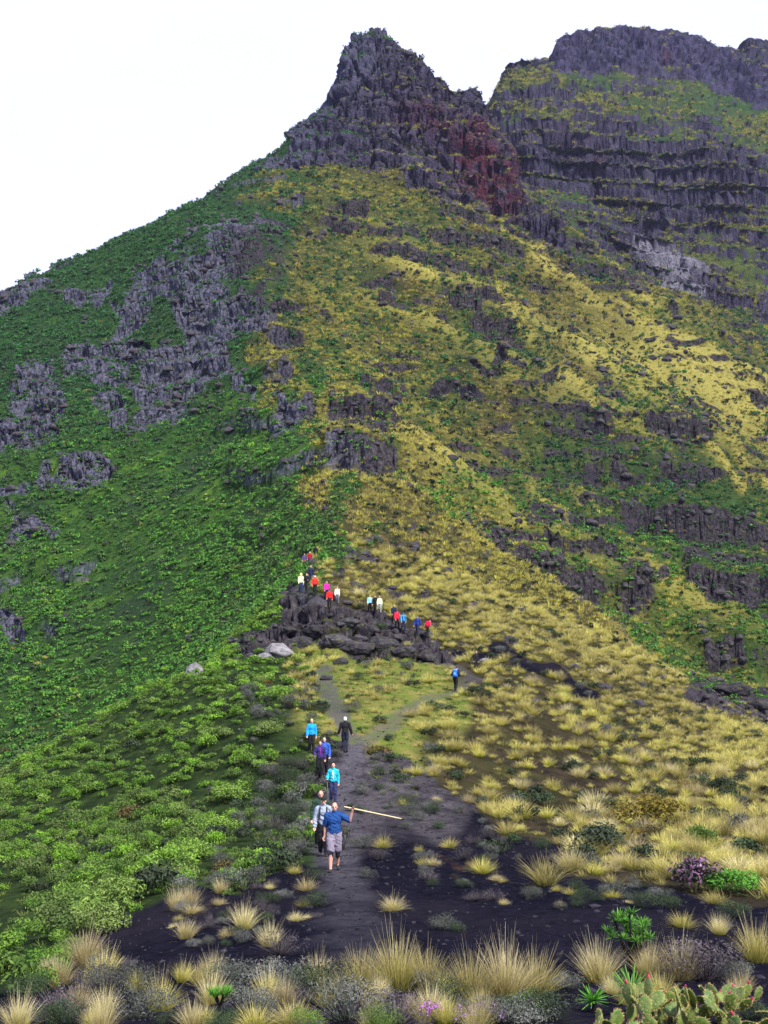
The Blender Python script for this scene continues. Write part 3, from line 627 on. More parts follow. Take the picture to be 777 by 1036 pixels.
def spread(pr, pos, yaw, sc, rnd, tilt=None):
    """many copies of one shape in a single mesh"""
    v, f, c = pr; n = len(pos); ca, sa = np.cos(yaw)[:, None], np.sin(yaw)[:, None]; s = sc.reshape(n, -1)
    sxy, sz = s[:, :1], s[:, -1:]
    x = (v[None, :, 0] * ca - v[None, :, 1] * sa) * sxy; y = (v[None, :, 0] * sa + v[None, :, 1] * ca) * sxy; z = v[None, :, 2] * sz
    if tilt is not None: x = x + z * tilt[:, :1]; y = y + z * tilt[:, 1:]
    V = np.stack([x + pos[:, :1], y + pos[:, 1:2], z + pos[:, 2:]], -1).reshape(-1, 3)
    Fc = (f[None] + (np.arange(n) * len(v))[:, None, None]).reshape(-1, 4)
    C = np.repeat(c[None], n, 0); C[:, :, 2] = rnd[:, None]
    return V, Fc, C.reshape(-1, 4)

# ------------------------------------------------------------------ scatter over the ground
P3d = np.stack([X, Y, Z], -1)
e1 = P3d[1:, :-1] - P3d[:-1, :-1]; e2 = P3d[:-1, 1:] - P3d[:-1, :-1]
AREA = np.linalg.norm(np.cross(e1, e2), axis=-1)
vis = VIS.copy()
for _ in range(7): vis[1:] |= vis[:-1]; vis[:-1] |= vis[1:]
def cell(a): return a[:-1, :-1]
inu = (np.abs(U[:-1]) < .50)[None] & cell(vis) & (cell(SD) > 6.5) & (cell(SD) < 905)
def scatter(dens, sizef, r):
    lam = (AREA * dens * inu / sizef ** 2).ravel(); lam = np.minimum(lam, 3); n = r.poisson(lam); id_ = np.repeat(np.arange(len(lam)), n)
    j, i = np.divmod(id_, NU - 1); a = r.random(len(id_))[:, None]; b = r.random(len(id_))[:, None]
    p = (P3d[j, i] * (1 - a) + P3d[j + 1, i] * a) * (1 - b) + (P3d[j, i + 1] * (1 - a) + P3d[j + 1, i + 1] * a) * b
    return p, SD[j, i], sizef.ravel()[id_]
Dc = cell(SD); yel, rk, so, pa_, lu, bk, pk = map(cell, (yellow, rock, soil, m_path, m_lush, back, m_peak))
fbN = cell(nA); fbB = cell(nB); fbD = cell(nD)
so_ = sstep(.3, .7, so + cell(nE) * .35)
clear = (1 - np.clip(rk * 1.15, 0, 1)) * (1 - sstep(.1, .5, pa_)) * (1 - so_)
szT = np.maximum(1, (Dc / 130) ** .62); szS = np.maximum(1, (Dc / 120) ** .62)
gap = sstep(-.45, .05, fbN)
slopeg = yel * clear * (1 - .85 * lu) * (.25 + .75 * gap) * (1 - .9 * (Dc < 25))
d_tus = (1.5 + .1 * (Dc > 140)) * slopeg + .05 * (1 - yel) * clear * sstep(.15, .4, fbB) + .10 * so_ * (Dc > 24) * (Dc < 100) * sstep(-.15, .2, fbB) +   .05 * bk * (1 - rk) + .12 * lu * clear
d_shr = (1 - yel) * clear * (1 - bk) * (1 - .95 * lu) * (1.7 - .3 * (Dc > 110)) * (.45 + .55 * sstep(-.4, 0, fbB)) * ((Dc > 24) | ((cell(PX) < 110) & (Dc > 15))) + .05 * yel * clear * sstep(.0, .35, fbD) * (1 - .7 * lu) + .25 * bk * (1 - rk) * sstep(-.1, .3, fbN) + .1 * pk * (1 - rk) + .30 * rk * (Dc > 120) * (1 - bk) * (1 - pk)
d_drk = (.16 + .10 * (Dc > 150)) * yel * clear * (1 - .5 * lu) + .05 * (1 - yel) * clear + .28 * so_ * (Dc > 25) * sstep(-.2, .2, fbN) + .05 * lu * clear + .05 * rk * (Dc > 90) + .05 * pk
d_gry = .035 * yel * clear + .06 * (1 - yel) * clear * sstep(-.1, .3, fbD) + .55 * so_ * (Dc > 25) * sstep(-.2, .15, fbN) + .02 * lu
edge_l = np.exp(-((cell(PX) - np.interp(cell(PY), [640, 760, 880, 1000], [285, 285, 270, 90])) / 45) ** 2) * (Dc < 75) * (Dc > 24)      # grey-green scrub along the shoulder of the path
d_gry = d_gry + .55 * edge_l * clear; d_drk = d_drk + .35 * edge_l * clear; d_shr = d_shr * (1 - .6 * edge_l)

KINDS = {}
def kind(name, p, d, s): KINDS[name] = (p, d, s)
r1 = np.random.default_rng(11)
kind('tussock', *scatter(d_tus, szT, r1)); kind('shrub', *scatter(d_shr, szS, r1)); kind('dark', *scatter(d_drk, szS, r1)); kind('grey', *scatter(d_gry, szS, r1))
pass

PROTO = {
 'tussock': [proto_blades(260, .78, .17, .80, .38, .0072, 3, 100 + i) for i in range(5)],
 'tussock_mid': [proto_blades(110, .80, .17, .75, .34, .015, 2, 110 + i) for i in range(5)],
 'tussock_far': [proto_blades(22, .74, .16, .75, .3, .042, 1, 120 + i) for i in range(6)],
 'shrub': [proto_bush(620, .50, .50, 12, .042, 200 + i, .4) for i in range(5)],
 'shrub_mid': [proto_bush(170, .52, .52, 10, .075, 210 + i, .3, .5) for i in range(5)],
 'shrub_far': [proto_bush(42, .60, .58, 6, .15, 220 + i, .2, .6) for i in range(6)],
 'dark': [proto_bush(480, .52, .48, 9, .05, 300 + i, .5) for i in range(4)],
 'dark_mid': [proto_bush(90, .52, .48, 8, .11, 310 + i, .3, .5) for i in range(4)],
 'dark_far': [proto_bush(32, .52, .46, 5, .15, 320 + i, .2, .6) for i in range(4)],
 'grey': [join(proto_bush(460, .5, .42, 12, .036, 400 + i, .6, .3, .52), proto_blades(90, .5, .08, 1.2, .1, .006, 2, 410 + i)) for i in range(4)],
 'grey_mid': [proto_bush(90, .5, .42, 8, .10, 420 + i, .3, .4) for i in range(4)],
 'grey_far': [proto_bush(18, .5, .40, 5, .2, 430 + i, .2, .5) for i in range(4)],
}
CFG = {  # kind: (object name, material, far material, individuals, label, category, group, stuff name)
 'tussock': ('grass_tussock', M_TUSS, M_FTUSS, 262, 'yellow green tussock of fine grass on the open slope', 'grass tussock', 'grass tussocks on the sunny slope', 'tussock_grass_cover'),
 'shrub': ('green_shrub', M_SHRUB, M_FSHRUB, 288, 'rounded leafy green shrub among others like it on the green slope', 'shrub', 'green shrubs below the path', 'green_shrub_cover'),
 'dark': ('dark_shrub', M_DARK, M_DARK, 200, 'low dark green shrub between the grass tussocks', 'shrub', 'dark shrubs scattered over the ridge', 'dark_shrub_cover'),
 'grey': ('grey_scrub', M_GREY, M_GREY, 200, 'low grey twiggy bush of dry scrub near the path', 'shrub', 'grey scrub bushes along the ridge', 'grey_scrub_cover'),
}
PME = {}
def pmesh(kind_, i, mat, nm):
    k = (kind_, i, mat.name)
    if k not in PME:
        v, f, c = PROTO[kind_][i]; PME[k] = mesh_np(nm, v, f, mat, c)
    return PME[k]
KEEP_OFF = []          # (x, y, radius) kept free for people and for plants placed one by one
def build_scatter():
    r = np.random.default_rng(5)
    for kd, (p, d, s) in KINDS.items():
        nm, mat, fmat, nind, label, cat, group, stuff = CFG[kd]
        ok = np.ones(len(p), bool)
        for kx, ky, kr in KEEP_OFF: ok &= np.hypot(p[:, 0] - kx, p[:, 1] - ky) > kr
        p, d, s = p[ok], d[ok], s[ok]
        px, py = project(p[:, 0], p[:, 1], p[:, 2] + .25)
        vj = (px > -8) & (px < 785) & (py > 0) & (py < 1050)
        sc = s * (.38 + 1.0 * r.random(len(p)) ** 1.6) * np.where(r.random(len(p)) < .12, 1.25, 1); yaw = r.random(len(p)) * 6.283; sc = sc * (np.where(d < 95, .66 + .0022 * np.minimum(d, 95), .88) if kd == 'tussock' else .88 if kd == 'shrub' else 1); rnd = r.random(len(p)); rnd = np.clip(.45 * rnd + .55 * (.5 + 1.1 * fbm(p[:, 0] / (3 + d * .08), p[:, 1] / (3 + d * .08), p[:, 2] * 0, 3, 2)), 0, .999)
        lim = .07 + .33 * np.exp(-((px - np.interp(py, [620, 760, 880, 1000], [270, 235, 190, 60])) / 60) ** 2) * (d < 105)
        order = np.lexsort((d / sc, ~vj)); ind = order[:nind]; rest = np.setdiff1d(np.arange(len(p)), ind)
        for q in ind:
            m2 = mat
            if kd == 'shrub' and r.random() < lim[q]: m2 = M_LIME
            if kd == 'tussock' and r.random() < .15: m2 = M_STRAW
            if kd == 'dark' and r.random() < .1: m2 = M_OLIVE
            o = link(nm, pmesh(kd, int(r.integers(0, len(PROTO[kd]))), m2, nm)); o.location = p[q] - [0, 0, .03]
            o.rotation_euler = (0, 0, yaw[q]); o.scale = (sc[q], sc[q], sc[q] * (.8 + .4 * rnd[q]))
            lab = label
            if m2 is M_LIME: lab = 'bright lime green shrub standing out among darker shrubs on the slope'
            if m2 is M_STRAW: lab = 'pale straw coloured tussock of dry grass on the slope'
            if m2 is M_OLIVE: lab = 'olive brown shrub among the grass tussocks'
            g = group if lab == label else {'bright': 'lime green shrubs', 'pale s': 'straw coloured tussocks', 'olive ': 'olive brown shrubs'}[lab[:6]]
            tag(o, lab, cat, g)
        parts = []; mi = []; cut = 104 if kd == 'shrub' else 125
        for lod, sel, m_i in (('_mid', rest[d[rest] < cut], 0), ('_far', rest[d[rest] >= cut], 1)):
            pr = PROTO[kd + lod]; which = r.integers(0, len(pr), len(sel))
            lime = (r.random(len(sel)) < np.where(d[sel] < 104, lim[sel], .07 * (d[sel] < 230))) & (kd == 'shrub')
            high = (d[sel] > 225 + 60 * r.random(len(sel))) & (kd == 'shrub')  # distant shrubs that take the haze-tinted colour
            for i, lm, hi in [(i, lm, hi) for i in range(len(pr)) for lm in (False, True) for hi in (0, 1)]:
                if 1:
                    q = sel[(which == i) & (lime == lm) & (high == hi)]
                    if not len(q): continue
                    tl = r.normal(0, .12, (len(q), 2)) if kd == 'tussock' else None
                    parts.append(spread(pr[i], p[q] - [0, 0, .05], yaw[q], np.stack([sc[q], sc[q] * (.85 + .3 * rnd[q])], -1), rnd[q], tl)); mi.append(np.full(len(parts[-1][1]), 2 if lm else m_i)) if hi == 0 else mi.append(np.full(len(parts[-1][1]), 3))
        v, f, c = join(*parts); me = mesh_np(stuff, v, f, mat, c); me.materials.append(fmat); me.materials.append(M_LIME); me.materials.append(M_HAZED_SHRUB)
        me.polygons.foreach_set('material_index', np.concatenate(mi).astype(np.int32))
        o = link(stuff, me); o['kind'] = 'stuff'

def build_short_grass():
    """low growth that fills the ground between the plants"""
    r = np.random.default_rng(61)
    for nm, mat, dens, h in (('dry_grass_cover', M_LITTER, 1.1 * yel * clear * (1 - .8 * lu) * (Dc < 120) * (Dc > 22), .26), ('short_grass_cover', M_SHORT, (3.5 * lu + .9 * (1 - yel) * (1 - so_) * (1 - rk)) * (1 - sstep(.1, .5, pa_)) * (Dc < 90) * (Dc > 14), .17)):
        p, d, s = scatter(dens, np.maximum(1, Dc / 60), r); prs = [proto_blades(26, h, .14, 1.1, .3, .012, 1, 800 + i) for i in range(4)]; w = r.integers(0, 4, len(p)); parts = []
        for i in range(4):
            q = np.where(w == i)[0]; parts.append(spread(prs[i], p[q] - [0, 0, .02], r.random(len(q)) * 6.28, s[q] * (.6 + .8 * r.random(len(q))), r.random(len(q))))
        v, f, c = join(*parts); o = link(nm, mesh_np(nm, v, f, mat, c)); o['kind'] = 'stuff'
# ------------------------------------------------------------------ people
def ring_mesh(prims, inflate=0.0, seg=12):
    V, Fq, o = [], [], 0
    for p in prims:
        if p[0] == 'c':
            a, b, ra, rb = np.array(p[1], float), np.array(p[2], float), p[3] + inflate, p[4] + inflate
            ax_ = b - a; L = np.linalg.norm(ax_) + 1e-9; ax_ /= L
            t = np.cross(ax_, [0, 0, 1.0]) if abs(ax_[2]) < .9 else np.cross(ax_, [1.0, 0, 0]); t /= np.linalg.norm(t); bt = np.cross(ax_, t)
            rows = [(-ra * math.cos(x), ra * math.sin(x)) for x in np.linspace(.25, math.pi / 2, 4)] + [(L + rb * math.sin(x), rb * math.cos(x)) for x in np.linspace(0, math.pi / 2 - .25, 4)]
        else:
            a = np.array(p[1], float); r = np.array(p[2], float) + inflate; ax_ = np.array([0, 0, 1.0]); t = np.array([1.0, 0, 0]); bt = np.array([0, 1.0, 0])
            rows = [(-math.cos(x), math.sin(x)) for x in np.linspace(.2, math.pi - .2, 9)]
        n = len(rows); th = np.linspace(0, 2 * math.pi, seg, endpoint=False)
        for h, rr in rows:
            if p[0] == 'c': V.append(a + ax_ * h + (np.cos(th)[:, None] * t + np.sin(th)[:, None] * bt) * rr)
            else: V.append(a + np.stack([np.cos(th) * rr * r[0], np.sin(th) * rr * r[1], np.full(seg, h * r[2])], -1))
        V.append((a + ax_ * (rows[0][0] - .01 * 0) if p[0] == 'c' else a + ax_ * rows[0][0] * r[2])[None]); V.append((a + ax_ * rows[-1][0] if p[0] == 'c' else a + ax_ * rows[-1][0] * r[2])[None])
        for i in range(n - 1):
            for j in range(seg):
                k = (j + 1) % seg; Fq.append((o + i * seg + j, o + i * seg + k, o + (i + 1) * seg + k, o + (i + 1) * seg + j))
        c0, c1 = o + n * seg, o + n * seg + 1
        for j in range(seg):
            k = (j + 1) % seg; Fq.append((o + k, o + j, c0)); Fq.append((o + (n - 1) * seg + j, o + (n - 1) * seg + k, c1))
        o += n * seg + 2
    me = bpy.data.meshes.new('tmp'); me.from_pydata([tuple(v) for v in np.concatenate(V)], [], Fq); me.update(); return me
def fused(name, prims, mat, parent, inflate=0.0, voxel=.012, smooth=4):
    """several overlapping volumes grown together into one continuous skin"""
    me = ring_mesh(prims, inflate); tmp = bpy.data.objects.new('tmp', me); COL.objects.link(tmp)
    m = tmp.modifiers.new('r', 'REMESH'); m.mode = 'VOXEL'; m.voxel_size = voxel; m.use_smooth_shade = True
    s = tmp.modifiers.new('s', 'SMOOTH'); s.factor = .5; s.iterations = smooth
    dg = bpy.context.evaluated_depsgraph_get(); out = bpy.data.meshes.new_from_object(tmp.evaluated_get(dg)); out.name = name
    bpy.data.objects.remove(tmp); bpy.data.meshes.remove(me)
    if name in ('jacket', 'shirt', 'trousers', 'shorts'):          # folds in the cloth
        nv = len(out.vertices); cv = np.empty(nv * 3, np.float32); out.vertices.foreach_get('co', cv); cv = cv.reshape(-1, 3); nn_ = np.empty(nv * 3, np.float32); out.vertex_normals.foreach_get('vector', nn_); nn_ = nn_.reshape(-1, 3)
        ox = random.random() * 40; k = 1 - 2 * np.abs(fbm(cv[:, 0] * 7 + ox, cv[:, 1] * 7, cv[:, 2] * 11 + cv[:, 0] * 5, 2, 1)); cv = cv + nn_ * (.016 * k[:, None] - .004); out.vertices.foreach_set('co', cv.ravel().astype(np.float32)); out.update()
    out.materials.clear(); out.materials.append(mat)
    return link(name, out, parent)
def plain(name, prims, mat, parent, inflate=0.0, seg=10):
    me = ring_mesh(prims, inflate, seg); me.name = name; me.materials.append(mat); me.polygons.foreach_set('use_smooth', np.ones(len(me.polygons), bool)); return link(name, me, parent)

def person(label, px, py, hpx, yaw=0, fem=False, top=(.1,.1,.3), sleeve='long', bottom=(.02,.02,.025), shorts=False, hair=(.05,.03,.02), style='short', stride=.18, lead=1,
           armr='hang', arml='hang', lean=.03, group=None, jacket_open=None, detail=1, pack=None, knee=False, dist=None, loc=None, hgt=None):
    g = cast(px, py) if loc is None else np.array(loc)
    H = hgt or hpx * g[1] / F; K = min(max(H, 1.5), 1.92) / 1.75
    root = empty('person', tuple(g), label, 'person', group, yaw, K)
    KEEP_OFF.append((g[0], g[1], .5))
    vx = {2: .0085, 1: .013, 0: .02}[detail]
    sw = .165 if fem else .19; Z0 = 0
    def up(p):      # bend the upper body forward about the hips
        x, y, z = p; dz = z - .95; return (x, y * math.cos(lean) - dz * math.sin(lean), .95 + dz * math.cos(lean) + y * math.sin(lean) * .3)
    S_ = stride * lead
    body, topP, botP, shoes = [], [], [], []
    torso = [('e', (0, 0, .97), (.150 if not fem else .155, .105, .12)), ('e', up((0, -.01, 1.10)), (.138 if not fem else .122, .105, .16)), ('e', up((0, 0, 1.29)), (.165 if not fem else .148, .112, .17)),
             ('c', up((-sw + .055, .005, 1.405)), up((sw - .055, .005, 1.405)), .062, .062)]
    body += torso + [('c', up((0, .005, 1.42)), up((0, -.012, 1.54)), .056, .050)]
    hc = np.array(up((0, -.025, 1.625)))
    body += [('e', hc + (0, 0, .012), (.074, .092, .104)), ('e', hc + (0, -.028, -.055), (.055, .062, .058)), ('c', hc + (0, -.088, .012), hc + (0, -.112, -.024), .011, .017),
             ('e', hc + (.076, .008, -.006), (.012, .02, .032)), ('e', hc + (-.076, .008, -.006), (.012, .02, .032)), ('c', hc + (-.035, -.078, .03), hc + (.035, -.078, .03), .014, .014)]
    arms = []
    for sgn, mode in ((-1, armr), (1, arml)):
        sh = up((sgn * sw, .005, 1.40)); S2 = -S_ * sgn * .6
        if mode == 'hang': el, wr, hd = up((sgn * (sw + .055), .02 - S2 * .4, 1.125)), up((sgn * (sw + .065), -.05 - S2, .895)), None
        elif mode == 'bent': el, wr, hd = up((sgn * (sw + .075), .05, 1.13)), up((sgn * (sw + .02), -.19, 1.12)), None
        elif mode == 'pole': el, wr, hd = up((sgn * (sw + .09), .02, 1.15)), up((sgn * (sw + .10), -.20, 1.06)), None
        elif mode == 'out': el, wr, hd = up((sgn * (sw + .08), .02, 1.14)), up((sgn * (sw + .14), -.04, .92)), None
        elif mode == 'strap': el, wr, hd = up((sgn * (sw + .10), .01, 1.17)), up((sgn * (sw - .06), -.15, 1.30)), None
        elif mode == 'raise': el, wr, hd = up((sgn * (sw + .215), -.03, 1.27)), up((sgn * (sw + .275), -.10, 1.51)), None
        sh, el, wr = map(np.array, (sh, el, wr)); d = (wr - el) / np.linalg.norm(wr - el)
        ua = [('c', sh, el, .053, .042)]; fa = [('c', el, el + (wr - el) * .35, .042, .041), ('c', el + (wr - el) * .35, wr, .041, .028)]
        pc = wr + d * .055; side = np.cross(d, [0, -1.0, 0.01]); side /= np.linalg.norm(side); nrm = np.cross(side, d)
        hand = [('c', wr, pc + d * .02, .029, .034), ('c', pc - side * .02 + d * .02, pc + side * .02 + d * .02, .020, .020)]
        for q, ln in enumerate((.066, .078, .072, .055)):
            b0 = pc + d * .03 + side * (q - 1.5) * .019; k1 = b0 + d * ln * .55 + nrm * .010; k2 = k1 + d * ln * .35 + nrm * .030
            hand += [('c', b0, k1, .0105, .0095), ('c', k1, k2, .0095, .0085)]
        tb = pc - side * .026 * sgn; hand += [('c', wr + d * .02, tb - side * .018 * sgn + d * .012, .015, .012), ('c', tb - side * .018 * sgn + d * .012, tb - side * .022 * sgn + d * .045 + nrm * .015, .012, .010)]
        body += ua + fa + hand; arms.append((ua, fa, wr, d, pc))
        topP += ua + (fa if sleeve == 'long' else [('c', sh, sh + (el - sh) * .75, .056, .050)])
        if sleeve != 'long': topP = [q for q in topP if q is not ua[0]]
    for sgn in (-1, 1):
        fy = -S_ * sgn; hip = np.array((sgn * .088, 0, .93)); ank = np.array((sgn * .095, fy, .085 + (.05 if fy > .05 else 0)))
        kn = np.array((sgn * .092, fy * .45 - .045 - abs(fy) * .15, .505)); toe = ank + (sgn * .02, -.155, -.05 - (.04 if fy > .05 else 0))
        th = [('c', hip, kn, .086, .058)]; cf = [('c', kn, kn + (ank - kn) * .35 + (0, .018, 0), .056, .056), ('c', kn + (ank - kn) * .35 + (0, .018, 0), ank, .056, .040)]
        ft = [('c', ank + (0, .03, -.035), toe, .040, .034)]
        body += th + cf + ft; botP += th + ([] if shorts else cf)
        if shorts: botP += [('c', hip, kn + (0, 0, .04), .098, .082)]
        shoes.append([('c', ank + (0, .035, -.042), toe + (0, -.01, 0), .046, .040), ('c', ank + (0, .012, .04), ank + (0, .02, -.03), .046, .046)])
        if knee: plain('knee_brace', [('c', kn + (0, 0, .075), kn + (0, .015, -.13), .070, .062)], cloth((.012, .012, .014)), root)
    fused('body', body, M_SKIN, root, 0, vx, 2 if detail == 2 else 3)
    botP.append(('e', (0, 0, .965), (.150 if not fem else .155, .105, .115)))
    fused('trousers' if not shorts else 'shorts', botP, cloth(bottom), root, .020, vx * 1.15)
    topP += torso[1:] + [('e', (0, 0, 1.0), (.150 if not fem else .155, .108, .10)), ('c', up((0, .01, 1.42)), up((0, .004, 1.475)), .062, .058)]
    fused('jacket' if sleeve == 'long' else 'shirt', topP, cloth(top), root, .030, vx * 1.15)
    for s in shoes: plain('shoe', s, M_BOOT, root)
    if jacket_open: fused('shirt_front', [('e', up((0, -.075, 1.26)), (.045, .085, .17)), ('e', up((0, -.075, 1.10)), (.03, .075, .10))], cloth(jacket_open), root, .012, vx)
    if style == 'short': plain('hair', [('e', hc + (0, .022, .042), (.079, .088, .082)), ('e', hc + (0, .045, -.01), (.074, .06, .075))], cloth(hair), root)
    elif style == 'bob': plain('hair', [('e', hc + (0, .018, .038), (.086, .094, .09)), ('e', hc + (0, .045, -.035), (.092, .065, .10))], cloth(hair), root)
    elif style == 'fringe': plain('hair', [('e', hc + (0, .052, -.005), (.075, .05, .06))], cloth(hair), root)
    elif style in ('cap', 'hat'):
        plain('hat', [('e', hc + (0, .008, .055), (.086, .10, .075)), ('e', hc + (0, -.09, .048) if style == 'cap' else hc + (0, 0, .045), (.065, .07, .012) if style == 'cap' else (.15, .16, .014))], cloth(hair), root)
    elif style == 'hood': fused('hood', [('e', hc + (0, .03, .03), (.10, .10, .125)), ('e', hc + (0, .04, -.09), (.10, .08, .09))], cloth(hair), root, .012, .014)
    if detail == 2:
        for sg in (-1, 1): plain('eye', [('e', hc + (sg * .031, -.086, .008), (.012, .010, .008))], M_EYE, root, 0, 8)
        plain('mouth', [('e', hc + (0, -.088, -.060), (.024, .008, .006))], M_LIP, root, 0, 8)
    if pack:
        plabel, pcol, scol, pz = pack; M = Matrix.Translation(tuple(g)) @ Matrix.Rotation(yaw, 4, 'Z') @ Matrix.Scale(K, 4)
        b = up((0, .20, 1.22)); bp = empty('backpack', tuple(M @ Vector(b)), plabel, 'backpack', None, yaw, K)
        fused('pack_body', [('e', (0, .03, .02), (.15, .11, .25)), ('c', (-.09, .02, -.15), (.09, .02, -.15), .10, .10), ('c', (-.09, .02, .12), (.09, .02, .12), .085, .085)], cloth(pcol), bp, 0, .016, 3)
        plain('top_lid', [('c', (-.08, .0, .24), (.08, .0, .24), .065, .065)], cloth(scol), bp)
        plain('front_pocket', [('e', (0, .135, -.05), (.10, .045, .12))], cloth(scol), bp)
        for sg in (-1, 1):
            pts = [up((sg * .09, .12, 1.40)), up((sg * .10, .02, 1.487)), up((sg * .105, -.10, 1.43)), up((sg * .11, -.165, 1.28)), up((sg * .13, -.14, 1.10))]
            pts = [tuple(np.array(q) - np.array(b)) for q in pts]
            plain('strap', [('c', pts[i], pts[i + 1], .022, .022) for i in range(4)], cloth((.02, .022, .028)), bp, 0, 8)
    def world(p): return np.array(Matrix.Translation(tuple(g)) @ Matrix.Rotation(yaw, 4, 'Z') @ Matrix.Scale(K, 4) @ Vector(tuple(p)))
    return {'g': g, 'hand_r': world(arms[0][4] + arms[0][3] * .03), 'hand_l': world(arms[1][4] + arms[1][3] * .03), 'K': K, 'H': H}

def pole(a, b, label, name='trekking_pole'):
    a, b = Vector(tuple(a)), Vector(tuple(b)); d = b - a; L = d.length
    o = empty(name, tuple(a), label, 'trekking pole'); o.rotation_euler = d.to_track_quat('Z', 'Y').to_euler()
    plain('shaft', [('c', (0, 0, .1), (0, 0, L - .03), .011, .008)], M_METAL, o, 0, 8); plain('grip', [('c', (0, 0, -.05), (0, 0, .12), .018, .016)], M_RUBBER, o, 0, 8)
    plain('tip_basket', [('c', (0, 0, L - .07), (0, 0, L - .06), .03, .012), ('c', (0, 0, L - .06), (0, 0, L), .008, .004)], M_RUBBER, o, 0, 8)

def build_people():
    blk, navy = (.012, .012, .015), (.014, .018, .045)
    far = 'hikers on the rocks above the saddle'
    P = []
    m = person('bald man in blue t-shirt and grey shorts with black knee braces raising a pale stick', 338, 881, 65, .05, top=(.012, .052, .19), sleeve='short', bottom=(.18, .16, .215), shorts=True, style='fringe', hair=(.35, .33, .32), stride=.20, lead=-1, armr='hang', arml='raise', detail=2, knee=True, lean=.02); P.append(m)
    h = Vector(tuple(m['hand_l'])); a = h + Vector((-.22, -.03, .05)); b = h + Vector((1.36, .25, -.30)); d = b - a
    o = empty('walking_stick', tuple(a), 'long pale wooden stick held out sideways by the man in the blue t-shirt', 'walking stick'); o.rotation_euler = d.to_track_quat('Z', 'Y').to_euler()
    plain('stick_shaft', [('c', (0, 0, 0), (.012, 0, .5), .019, .018), ('c', (.012, 0, .5), (-.005, 0, 1.0), .018, .017), ('c', (-.005, 0, 1.0), (.01, 0, d.length), .017, .014)], M_WOOD, o, 0, 9)
    plain('stick_end', [('c', (.01, 0, d.length - .05), (.01, 0, d.length + .02), .018, .015)], M_RUBBER, o, 0, 9)
    P.append(person('man in pale grey long sleeved top with dark backpack straps and black cap', 327, 866, 56, .0, top=(.25, .29, .37), bottom=blk, style='cap', hair=(.012, .012, .014), stride=.12, detail=2, pack=('dark backpack on the man in the pale grey top', (.03, .04, .05), (.05, .07, .08), 0)))
    P.append(person('bald man in dark green jacket mostly hidden behind the man in the pale grey top', 324, 858, 55, .1, top=(.02, .045, .03), bottom=blk, style='fringe', hair=(.25, .22, .20), stride=.1, detail=2))
    t = person('woman in open turquoise jacket over a white shirt with navy trousers', 337, 812, 38, .0, True, top=(.02, .40, .50), bottom=(.025, .03, .085), style='short', hair=(.22, .13, .08), jacket_open=(.72, .76, .8), armr='pole', arml='hang', stride=.08, detail=2); P.append(t)
    hr = t['hand_r']; gx = cast(332.3, 813.5); pole(hr + [0, 0, .04], gx, 'thin trekking pole planted beside the woman in the turquoise jacket')
    t = person('woman with red brown hair in dark navy jacket over a purple top', 323.5, 787, 36, .1, True, top=(.035, .025, .12), bottom=blk, style='bob', hair=(.11, .025, .015), jacket_open=(.16, .02, .20), armr='pole', detail=1, stride=.1); P.append(t)
    pole(t['hand_r'] + [0, 0, .04], cast(319.6, 785), 'pale trekking pole in the hand of the woman with red brown hair')
    P.append(person('hiker in blue jacket half hidden behind the woman with red brown hair', 328, 784.5, 37, -.1, top=(.03, .09, .36), bottom=blk, style='fringe', hair=(.5, .3, .24), stride=.1, lead=-1, detail=1))
    P.append(person('fair haired hiker in bright blue jacket and black trousers on the grass beside the path', 315, 761.5, 33, .1, True, top=(.015, .28, .68), bottom=blk, style='bob', hair=(.45, .32, .12), stride=.1, detail=1))
    P.append(person('hiker all in black with white hair walking away up the path', 349, 761, 34.5, math.pi, top=blk, bottom=(.018, .02, .04), style='short', hair=(.7, .7, .7), armr='out', arml='out', stride=.08, detail=1))
    P.append(person('stooped hiker in dark navy clothes climbing towards the rocks', 461, 700, 26, 2.75, top=navy, bottom=blk, style='cap', hair=(.02, .03, .08), stride=.22, armr='bent', arml='bent', lean=.40, detail=1, pack=('bright blue backpack on the stooped hiker', (.02, .12, .55), (.10, .30, .75), 0)))
    P.append(person('hiker in dark clothes standing beside a small boulder on the upper path', 481.5, 679, 20, .5, top=blk, bottom=blk, style='short', hair=(.02, .015, .012), stride=.06, detail=1))
    kw = dict(detail=1, group=far)
    P.append(person('hiker in bright red jacket in the line crossing above the dark rocks', 401.5, 637, 20, .6, top=(.60, .02, .05), bottom=blk, style='cap', hair=(.05, .02, .03), **kw))
    P.append(person('hiker in blue and turquoise jacket just behind the red jacket in the line', 408, 638.5, 19, .4, top=(.03, .25, .50), bottom=navy, style='cap', hair=(.02, .04, .15), pack=('small royal blue backpack on the hiker in turquoise', (.03, .08, .40), (.02, .05, .3), 0), **kw))
    P.append(person('hiker in dark navy with dark hair above the red jacket in the line', 398.5, 631, 19, .4, top=navy, bottom=blk, style='short', hair=(.02, .02, .02), **kw))
    P.append(person('hiker in navy jacket and dark jeans near the end of the line', 422.5, 643, 20, -.4, top=(.02, .04, .20), bottom=(.018, .022, .05), style='cap', hair=(.015, .025, .1), stride=.25, **kw))
    P.append(person('bent hiker at the end of the line with crimson jacket', 432.5, 644.5, 18.5, 2.2, top=(.45, .015, .07), bottom=blk, style='cap', hair=(.2, .01, .02), lean=.45, armr='bent', pack=('crimson red backpack on the bent hiker', (.60, .01, .06), (.5, .01, .05), 0), **kw))
    P.append(person('hiker in light blue jacket among pale grass above the rocks', 374, 619.5, 17, .2, True, top=(.25, .52, .72), bottom=blk, style='short', hair=(.05, .03, .03), **kw))
    P.append(person('hiker in black beside the light blue jacket above the rocks', 379.5, 620, 17, -.2, top=blk, bottom=blk, style='short', hair=(.02, .015, .015), **kw))
